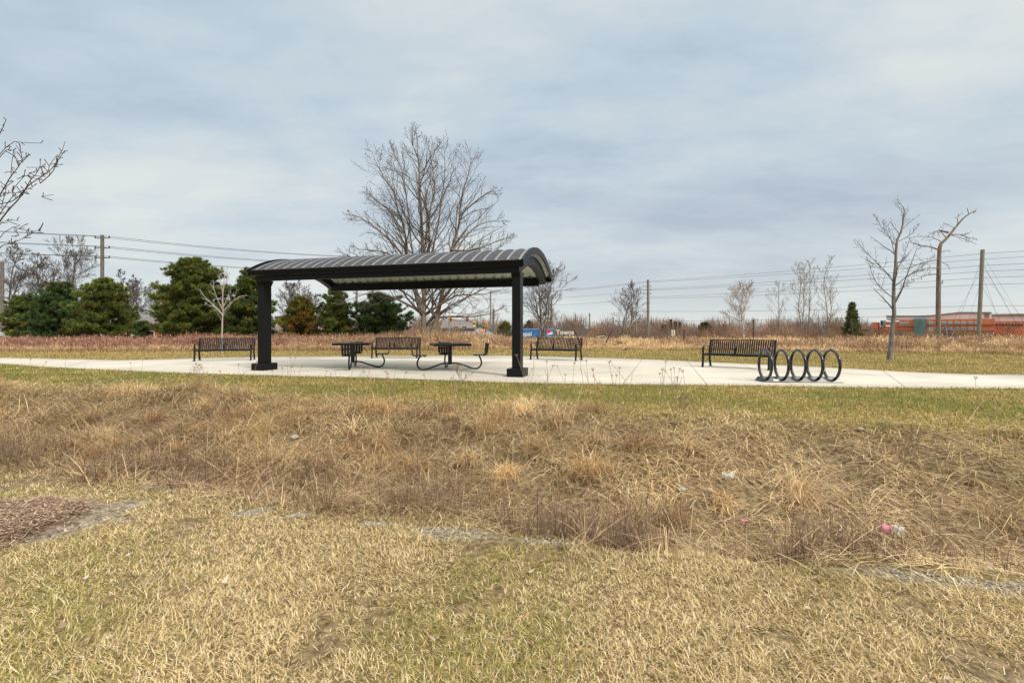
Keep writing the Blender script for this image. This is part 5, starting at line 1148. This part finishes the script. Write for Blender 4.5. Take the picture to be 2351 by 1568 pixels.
# tall dry grass field
def field(N_, d0, d1, power, hmul, wmul, seed):
    q = np.random.RandomState(seed); x = (q.rand(N_) * 2 - 1) * 72; y = tall_edge(x) + d0 + (d1 - d0) * q.rand(N_) ** power; k = np.abs(x) < 1.12 * y + 7
    x, y = x[k], y[k]; cl = fbm(x, y, 0.45, 90 + seed); k = q.rand(len(x)) < np.clip(0.35 + 2.6 * (cl - 0.33), 0.1, 1); x, y, cl = x[k], y[k], cl[k]; n_ = len(x)
    inn = sst(0, 3.5, y - tall_edge(x)); L = (0.35 + 0.75 * inn) * (0.50 + 0.75 * q.rand(n_)) * (0.42 + 1.25 * fbm(x, y, 0.55, 97)) * hmul * np.interp(x, [-60, -25, -14, -8, -2.5, -0.5, 20, 60], [0.60, 0.62, 0.78, 0.95, 0.92, 0.60, 0.58, 0.66])
    zone = sst(-8, -20, x) * 1.0; cA = pick_col(n_, [(0.33, 0.20, 0.12), (0.44, 0.285, 0.165), (0.21, 0.125, 0.08), (0.58, 0.41, 0.235)], [4, 3, 2.5, 1.2], q, 0.3)
    cB = pick_col(n_, [(0.30, 0.145, 0.10), (0.40, 0.21, 0.145), (0.52, 0.33, 0.22), (0.20, 0.10, 0.075)], [4, 3, 2, 2], q, 0.3); sel_ = (q.rand(n_) < zone * 0.9 * np.where(y - tall_edge(x) > 1.2, 1, 0.25)); cA[sel_] = cB[sel_]
    st_ = (fbm(x, y, 0.35, 95) > 0.56) & (x > -6); cA[st_] = pick_col(int(st_.sum()), [(0.70, 0.51, 0.27), (0.80, 0.61, 0.35), (0.50, 0.34, 0.19)], [3, 2, 2], q, 0.25)
    fr0 = (y - tall_edge(x)) < 1.0; cA[fr0] = cA[fr0] * 0.4 + 0.6 * np.array([0.60, 0.43, 0.24]) * (0.7 + 0.6 * q.rand(int(fr0.sum()), 1))
    return x, y, L, cA, q, n_
st = Stuff()
for (N_, d0, d1, pw_, hm, wm_, sd) in ((150000, 0.0, 8.0, 1.0, 1.0, 1.0, 1), (90000, 7.0, 30.0, 1.0, 1.05, 1.6, 2)):
    x, y, L, c, q, n_ = field(N_, d0, d1, pw_, hm, wm_, sd); g = H(x, y)
    az = q.rand(n_) * 6.28; V, F, kk = blades(np.stack([x, y, g], -1), az, R(2) + R(24) * q.rand(n_) ** 1.3, L, (0.012 + 0.010 * q.rand(n_)) * wm_, R(40) * (q.rand(n_) - 0.15), 3); st.add(V, F, kk, c)
    # feathery seed heads: short sprays near the tips
    s_ = q.rand(n_) < 0.55; m_ = int(s_.sum()); reps = 4; xs, ys, Ls, gs_ = [np.repeat(a[s_], reps) for a in (x, y, L, g)]
    V, F, kk = blades(np.stack([xs + q.normal(0, 0.05, m_ * reps), ys + q.normal(0, 0.05, m_ * reps), gs_ + Ls * (0.62 + 0.33 * q.rand(m_ * reps))], -1), q.rand(m_ * reps) * 6.28, R(10) + R(55) * q.rand(m_ * reps), 0.10 + 0.12 * q.rand(m_ * reps), (0.020 + 0.014 * q.rand(m_ * reps)) * wm_, R(50) * q.rand(m_ * reps), 1)
    st.add(V, F, kk, np.repeat(c[s_], reps, axis=0) * (0.9 + 0.35 * q.rand(m_ * reps, 1)))
st.build('tall_grass', M['grass'], 'field of tall dry brown grass and goldenrod behind the pad', 'grass')
# twiggy brush and far wood
st = Stuff(); q = np.random.RandomState(12)
def brush(nc, xa, xb, ya, yb, hmin, hmax, tw, cols, wts, wid):
    cx = xa + (xb - xa) * q.rand(nc); cy = ya + (yb - ya) * q.rand(nc); hh_ = hmin + (hmax - hmin) * q.rand(nc) ** 1.4; tn_ = cx / cy; hh_ = hh_ * np.where((tn_ > -0.015) & (tn_ < 0.16) & (cy < 152), 0.30, 1.0) * np.where((tn_ > 0.74) & (tn_ < 1.1), 0.62, 1.0) * np.where((tn_ > -0.115) & (tn_ < -0.03) & (cy < 126), 0.45, 1.0); rad = hh_ * (0.35 + 0.35 * q.rand(nc)); ccol = pick_col(nc, cols, wts, q, 0.2)
    m_ = nc * tw; i = np.repeat(np.arange(nc), tw); az = q.rand(m_) * 6.28; rr_ = rad[i] * np.sqrt(q.rand(m_)); bx = cx[i] + rr_ * np.cos(az) * 0.75; by = cy[i] + rr_ * np.sin(az) * 0.75
    f = q.rand(m_); dome = np.sqrt(np.clip(1 - (rr_ / (rad[i] * 1.1)) ** 2, 0.05, 1)); z = H(bx, by) + hh_[i] * dome * (0.85 * f)
    V, F, kk = blades(np.stack([bx, by, z], -1), az + q.normal(0, 0.6, m_), R(5) + R(45) * q.rand(m_), hh_[i] * (0.18 + 0.22 * q.rand(m_)), wid * (0.6 + 0.8 * q.rand(m_)), R(-20) + R(50) * q.rand(m_), 2)
    st.add(V, F, kk, ccol[i] * (0.75 + 0.5 * q.rand(m_, 1)))
BRC = [(0.19, 0.13, 0.10), (0.25, 0.165, 0.115), (0.16, 0.125, 0.12), (0.33, 0.22, 0.12), (0.26, 0.15, 0.105)]; BRW = [3, 3, 2, 1.6, 1.5]
brush(90, 16, 62, 34, 50, 1.0, 2.3, 190, [(0.20, 0.105, 0.065), (0.27, 0.15, 0.09), (0.33, 0.20, 0.12)], [3, 3, 2], 0.018)      # red-brown scrub on the right
brush(34, -8, 6, 52, 75, 1.6, 3.2, 260, BRC, BRW, 0.026); brush(44, 2, 60, 58, 88, 1.7, 3.4, 240, BRC, BRW, 0.028)
brush(120, -14, 70, 104, 150, 3.4, 6.6, 260, BRC, BRW, 0.05); brush(60, -75, -6, 96, 130, 3.0, 6.0, 260, BRC, BRW, 0.05)
brush(170, -40, 190, 155, 240, 6.0, 10.5, 280, BRC, BRW, 0.085); brush(60, 120, 300, 190, 235, 2.0, 4.0, 170, BRC, BRW, 0.085); brush(160, -500, 520, 330, 560, 13, 22, 260, BRC, BRW, 0.25)
st.build('treeline', M['grass'], 'brown leafless brush and far wood along the horizon', 'brush')
# wood chips of the mulch ring
N6 = 15000; x = MULC[0] + rng.normal(0, 0.55, N6) * 1.0 + 0.15; y = MULC[1] + rng.normal(0, 0.42, N6); k = rng.rand(N6) < np.clip(mulch_m(x, y) * 1.0 + clay(x, y) * 0.4, 0, 1); x, y = x[k], y[k]; n_ = len(x); st = Stuff()
c = pick_col(n_, [(0.37, 0.245, 0.16), (0.25, 0.15, 0.095), (0.52, 0.385, 0.265), (0.14, 0.09, 0.062), (0.60, 0.49, 0.36)], [4, 3, 2.5, 2.5, 1], rng, 0.25)
V, F, kk = blades(np.stack([x, y, H(x, y) + 0.004 + 0.022 * rng.rand(n_) * mulch_m(x, y)], -1), rng.rand(n_) * 6.28, R(72) + R(28) * rng.rand(n_), 0.016 + 0.055 * rng.rand(n_) ** 1.8, 0.004 + 0.008 * rng.rand(n_), R(20) * rng.rand(n_), 1, rng.normal(0, 0.2, n_)); st.add(V, F, kk, c)
st.build('mulch', M['chip'], 'reddish brown wood chip mulch ring at the left', 'mulch')
# gravel along the lawn edge
q = np.random.RandomState(15); xs, ys = [], []
for (cx, cy, rx, ry, a) in PATCH:
    m_ = int(120 + 2600 * rx * ry); u = q.normal(0, 0.5, m_) * rx; v = q.normal(0, 0.45, m_) * ry; xs.append(cx + u * math.cos(a) - v * math.sin(a)); ys.append(cy + u * math.sin(a) + v * math.cos(a))
m_ = 500; xs.append(MULC[0] + 0.45 + q.normal(0, 0.25, m_)); ys.append(MULC[1] + q.normal(0, 0.3, m_)); x = np.concatenate(xs); y = np.concatenate(ys); k = pmask(x, y) + clay(x, y) - mulch_m(x, y) > 0.3; x, y = x[k], y[k]; n_ = len(x)
oc = np.array([(1, 0, 0), (0.3, 1, 0), (-1, 0.2, 0), (-0.2, -1, 0), (0.1, 0, 0.7), (0, 0.1, -0.6)]); of = np.array([(0, 1, 4), (1, 2, 4), (2, 3, 4), (3, 0, 4), (1, 0, 5), (2, 1, 5), (3, 2, 5), (0, 3, 5)])
sz = 0.004 + 0.010 * q.rand(n_) ** 2.2; an = q.rand(n_) * 6.28; V0 = oc[None] * sz[:, None, None] * (0.7 + 0.6 * q.rand(n_, 6, 1)); V = np.stack([V0[..., 0] * np.cos(an)[:, None] - V0[..., 1] * np.sin(an)[:, None] + x[:, None], V0[..., 0] * np.sin(an)[:, None] + V0[..., 1] * np.cos(an)[:, None] + y[:, None], V0[..., 2] + (H(x, y) + sz * 0.3)[:, None]], -1)
c = pick_col(n_, [(0.34, 0.31, 0.245), (0.47, 0.44, 0.36), (0.26, 0.225, 0.17), (0.40, 0.33, 0.24)], [4, 2, 3, 2.5], q, 0.2)
o_ = mk('gravel', V.reshape(-1, 3), [(of[None] + (np.arange(n_) * 6)[:, None, None]).reshape(-1, 3)], M['stone'], cols=np.repeat(c, 6, axis=0)); tag(o_, 'pale grey gravel scattered along the edge of the lawn', 'gravel', kind='stuff')
# fallen leaves
q = np.random.RandomState(18); n_ = 260; y = 1.5 + 6 * q.rand(n_) ** 1.3; x = (q.rand(n_) * 2 - 1) * (1.1 * y + 1); st = Stuff(); z = H(x, y) + 0.025
c = pick_col(n_, [(0.40, 0.27, 0.18), (0.50, 0.38, 0.28), (0.28, 0.17, 0.11), (0.58, 0.50, 0.40)], [3, 3, 2, 1], q, 0.25)
V, F, kk = blades(np.stack([x, y, z], -1), q.rand(n_) * 6.28, R(62) + R(35) * q.rand(n_), 0.025 + 0.025 * q.rand(n_), 0.014 + 0.016 * q.rand(n_), R(-40) + R(80) * q.rand(n_), 3); st.add(V, F, kk, c)
st.build('fallen_leaves', M['grass'], 'curled tan dead leaves strewn over lawn and bank', 'leaves')

# dried flower stalks standing on the crest of the bank, one thing each
M['stalk'] = noise_mat('dry_stalk', (0.22, 0.14, 0.085), (0.36, 0.25, 0.16), 0.85, 20)
M['head'] = noise_mat('dry_flower_head', (0.22, 0.13, 0.085), (0.38, 0.26, 0.18), 0.9, 30)
q = np.random.RandomState(23)
def c7(cx, cy): return ((1180 + cx / 2.24) / 1.6333, (1270 + cy / 2.24) / 1.6333)
def c4(cx, cy): return ((1750 + cx / 2.85) / 1.6333, (900 + cy / 2.85) / 1.6333)
def c5(cx, cy): return ((2200 + cx / 3.136) / 1.6333, (950 + cy / 3.136) / 1.6333)
def c2(cx, cy): return ((700 + cx * 0.3507) / 1.6333, (900 + cy * 0.3507) / 1.6333)
HD = [c7(*p) for p in ((98, 278), (165, 245), (136, 302), (330, 215), (375, 220), (415, 235), (468, 250), (413, 287), (600, 287), (613, 300), (685, 238), (765, 293), (920, 315))] + \
     [c4(*p) for p in ((538, 1245), (718, 1255), (855, 1310), (918, 1355), (968, 1350), (1055, 1450), (1150, 1328), (1278, 1300), (1350, 1395), (1210, 1275), (695, 1390))] + \
     [c5(*p) for p in ((285, 1275), (265, 1295), (70, 1380), (385, 1360), (350, 1445), (300, 1445), (930, 1285), (890, 1380), (1030, 1360), (1090, 1370), (1130, 1400), (1060, 1470), (860, 1425), (930, 1390), (990, 1375), (80, 1450))] + \
     [c2(*p) for p in ((555, 1340), (915, 1405), (1020, 1380), (1110, 1265), (1160, 1262), (1120, 1365), (1230, 1360), (262, 1450), (360, 1415), (750, 1310))] + [(70, 826), (105, 832), (150, 815), (330, 800), (300, 835), (1920, 905), (1985, 915), (2240, 870), (2290, 925), (1580, 915)]
for i, (dx, dy) in enumerate(HD):
    xg = (dx - 1175.5) / FP * 7.0; y = float(crest(np.array([xg]))[0]) - 0.55 + 0.8 * q.rand(); y = min(y, 9.6); x, z = wp(dx, dy, y)
    bx = x + q.normal(0, 0.16); by = y + q.normal(0, 0.05); g = GRD(bx, by); hgt = max(z - g, 0.15)
    root = empty('dried_flower', (bx, by, g), 0, 'thin dried flower stalk with curled brown head on the bank crest', 'dried flower', 'dried flower stalks along the bank crest')
    top = np.array([x - bx, y - by, hgt]); mid = top * 0.55 + np.array([q.normal(0, 0.025), q.normal(0, 0.02), 0.03]); pth = smooth_path([(0, 0, 0), mid, top], 2)
    m = MB(); m.tube(list(pth), 0.0022, 4, ref=(1, 0, 0.1))
    if q.rand() < 0.5:
        e_ = mid + np.array([q.normal(0, 0.06), q.normal(0, 0.04), hgt * 0.25]); m.tube([mid, (mid + e_) / 2 + np.array([0.01, 0, -0.01]), e_], 0.0022, 4, ref=(1, 0, 0.1))
    m.build('stem', M['stalk'], root)
    m = MB(); s_ = 0.012 + 0.012 * q.rand(); tn = unit(pth[-1] - pth[-3])
    for k in range(9):        # a cup of upcurved rays
        a = 6.283 * k / 9; d = np.array([math.cos(a), math.sin(a), 0]); m.tube([top, top + d * s_ * 0.7 + tn * s_ * 0.6, top + d * s_ * (0.75 + 0.4 * q.rand()) + tn * s_ * (1.3 + 0.5 * q.rand())], 0.0019, 3, ref=(0.3, 0.1, 1))
    m.build('flower_head', M['head'], root)
# two taller twiggy weeds
for (dx, dtop, y, seed, lab) in ((1052, 845, 7.2, 5, 'wiry many-branched dead weed in front of the right picnic table'), (455, 842, 8.6, 6, 'dark twiggy dead weed on the bank left of the left post'), (1570, 915, 6.2, 7, 'leaning reddish dead weed on the bank below the five-ring rack bench'), (2075, 1010, 4.6, 8, 'thin upright dead weed on the right part of the bank')):
    x, z = wp(dx, dtop, y); g = GRD(x, y); auto_tree('dead_weed', lab, (x, y, g), z - g, 0.34 * (z - g) + 0.12, seed, (M['stalk'], M['stalk']), lev=3, n=4, r=0.005, rmin=0.0019, nk=11, fork=0.35, ang=40, cat='weed', group='twiggy dead weeds')
# litter and stones
M['pink'] = noise_mat('faded_pink_plastic', (0.42, 0.13, 0.18), (0.62, 0.30, 0.33), 0.5, 12); M['paper'] = noise_mat('weathered_paper', (0.40, 0.39, 0.34), (0.56, 0.55, 0.49), 0.7, 10); M['rock'] = noise_mat('pale_rock', (0.26, 0.24, 0.21), (0.40, 0.38, 0.34), 0.85, 14, 0.4, 30)
def crumple(name, dx, dy, L, Wd, rz, tilt, mats, label, seed, cat='litter', grp='litter in the ditch'):
    qq = np.random.RandomState(seed)
    y = 4.0
    for _ in range(20):
        x = (dx - 1175.5) / FP * y; y = 0.5 * y + 0.5 * max(1.5, (EYE - GRD(x, y) - 0.06) * FP / (dy - 762))
    x = (dx - 1175.5) / FP * y; nu, nv = 8, 5; V = []
    for j in range(nv):
        for i in range(nu): V.append(((i / (nu - 1) - 0.5) * L, (j / (nv - 1) - 0.5) * Wd, 0.018 * (qq.rand() - 0.5) * 2 + 0.035 * math.cos((j / (nv - 1) - 0.5) * 3)))
    F = [(j * nu + i, j * nu + i + 1, (j + 1) * nu + i + 1, (j + 1) * nu + i) for j in range(nv - 1) for i in range(nu - 1)]; nF = len(F); MI = [0 if (i % (nu - 1)) < 4 else len(mats) - 1 for i in range(nF)]
    V = np.array(V); V2 = np.concatenate([V, V - np.array([0, 0, 0.004])]); n0 = len(V); F2 = F + [tuple(a + n0 for a in f[::-1]) for f in F]
    rim = [i for i in range(nu)] + [j * nu + nu - 1 for j in range(1, nv)] + [(nv - 1) * nu + i for i in range(nu - 2, -1, -1)] + [j * nu for j in range(nv - 2, 0, -1)]
    F2 += [(rim[k], rim[k] + n0, rim[(k + 1) % len(rim)] + n0, rim[(k + 1) % len(rim)]) for k in range(len(rim))]; MI = MI + MI + [0] * len(rim)
    o_ = mk(name, V2, [F2], mats, mi=MI); o_.location = (x, y, GRD(x, y) + 0.11); o_.rotation_euler = (R(tilt), 0, R(rz)); tag(o_, label, cat, grp)
crumple('plastic_wrapper', 2045, 1229, 0.16, 0.075, -25, 38, [M['pink'], M['paper']], 'crumpled pink and white wrapper lying in the ditch, larger of two', 1)
crumple('plastic_wrapper', 1707, 1214, 0.06, 0.055, 60, 45, [M['pink']], 'small torn pink wrapper stuck in the ditch weeds', 2)
crumple('paper_cup', 1672, 1104, 0.09, 0.05, -10, 30, [M['paper']], 'flattened whitish paper cup on the bank above the pink litter', 3)
def rock(dx, dy, s_, label, seed):
    y = 4.0
    for _ in range(20):
        x = (dx - 1175.5) / FP * y; y = 0.5 * y + 0.5 * max(1.5, (EYE - GRD(x, y)) * FP / (dy - 762))
    x = (dx - 1175.5) / FP * y; m = MB(); m.ell((0, 0, 0.02), (s_, s_ * 0.75, s_ * 0.55), 12, 8, jit=0.22, seed=seed); o_ = m.build('stone', M['rock'], smooth=True); o_.location = (x, y, GRD(x, y) + 0.008); o_.rotation_euler = (0, 0, seed); tag(o_, label, 'stone', 'loose stones')
rock(676, 1008, 0.055, 'pale stone among the ditch weeds below the left picnic table', 1); rock(1976, 990, 0.038, 'pale stone high on the bank below the bicycle rack', 2); rock(1632, 1132, 0.045, 'broad flat stone half sunk on the bank left of the whitish cup', 3)
rock(1794, 1274, 0.032, 'small grey stone at the lawn edge right of the pink scrap', 4); rock(2270, 1308, 0.04, 'grey stone in the weeds above the right gravel strip', 5); rock(1565, 1130, 0.04, 'grey stone in the weeds left of the broad flat stone', 6); rock(748, 1133, 0.035, 'whitish stone at the foot of the weeds near the left gravel patch', 7)
# robin on the lawn behind the pad
bx_, by2 = gp(1437, 805); m = MB()
root = empty('bird', (bx_, by2, GRD(bx_, by2)), R(12), 'small dark bird standing on the grass behind the pad', 'bird')
m.sweep([(-0.20, 0, 0.085), (-0.12, 0, 0.10), (-0.07, 0, 0.115), (-0.02, 0, 0.125), (0.03, 0, 0.14), (0.06, 0, 0.165), (0.085, 0, 0.185), (0.11, 0, 0.182), (0.135, 0, 0.178)], [(math.cos(a), math.sin(a)) for a in [6.283 * k / 10 for k in range(10)]], ref=(0, 1, 0))
V = m.V[0].reshape(9, 10, 3); rr_ = [0.012, 0.02, 0.045, 0.058, 0.055, 0.036, 0.032, 0.014, 0.003]
cen = [(-0.20, 0, 0.085), (-0.12, 0, 0.10), (-0.07, 0, 0.115), (-0.02, 0, 0.125), (0.03, 0, 0.14), (0.06, 0, 0.165), (0.085, 0, 0.185), (0.11, 0, 0.182), (0.135, 0, 0.178)]
for k in range(9): V[k] = np.array(cen[k]) + (V[k] - np.array(cen[k])) * rr_[k]
m.tube([(0.0, 0.02, 0.08), (0.005, 0.022, 0.0)], 0.005, 5); m.tube([(0.0, -0.02, 0.08), (0.005, -0.022, 0.0)], 0.005, 5)
m.build('body', noise_mat('bird_plumage', (0.06, 0.04, 0.035), (0.16, 0.07, 0.045), 0.8, 12), root, smooth=True)
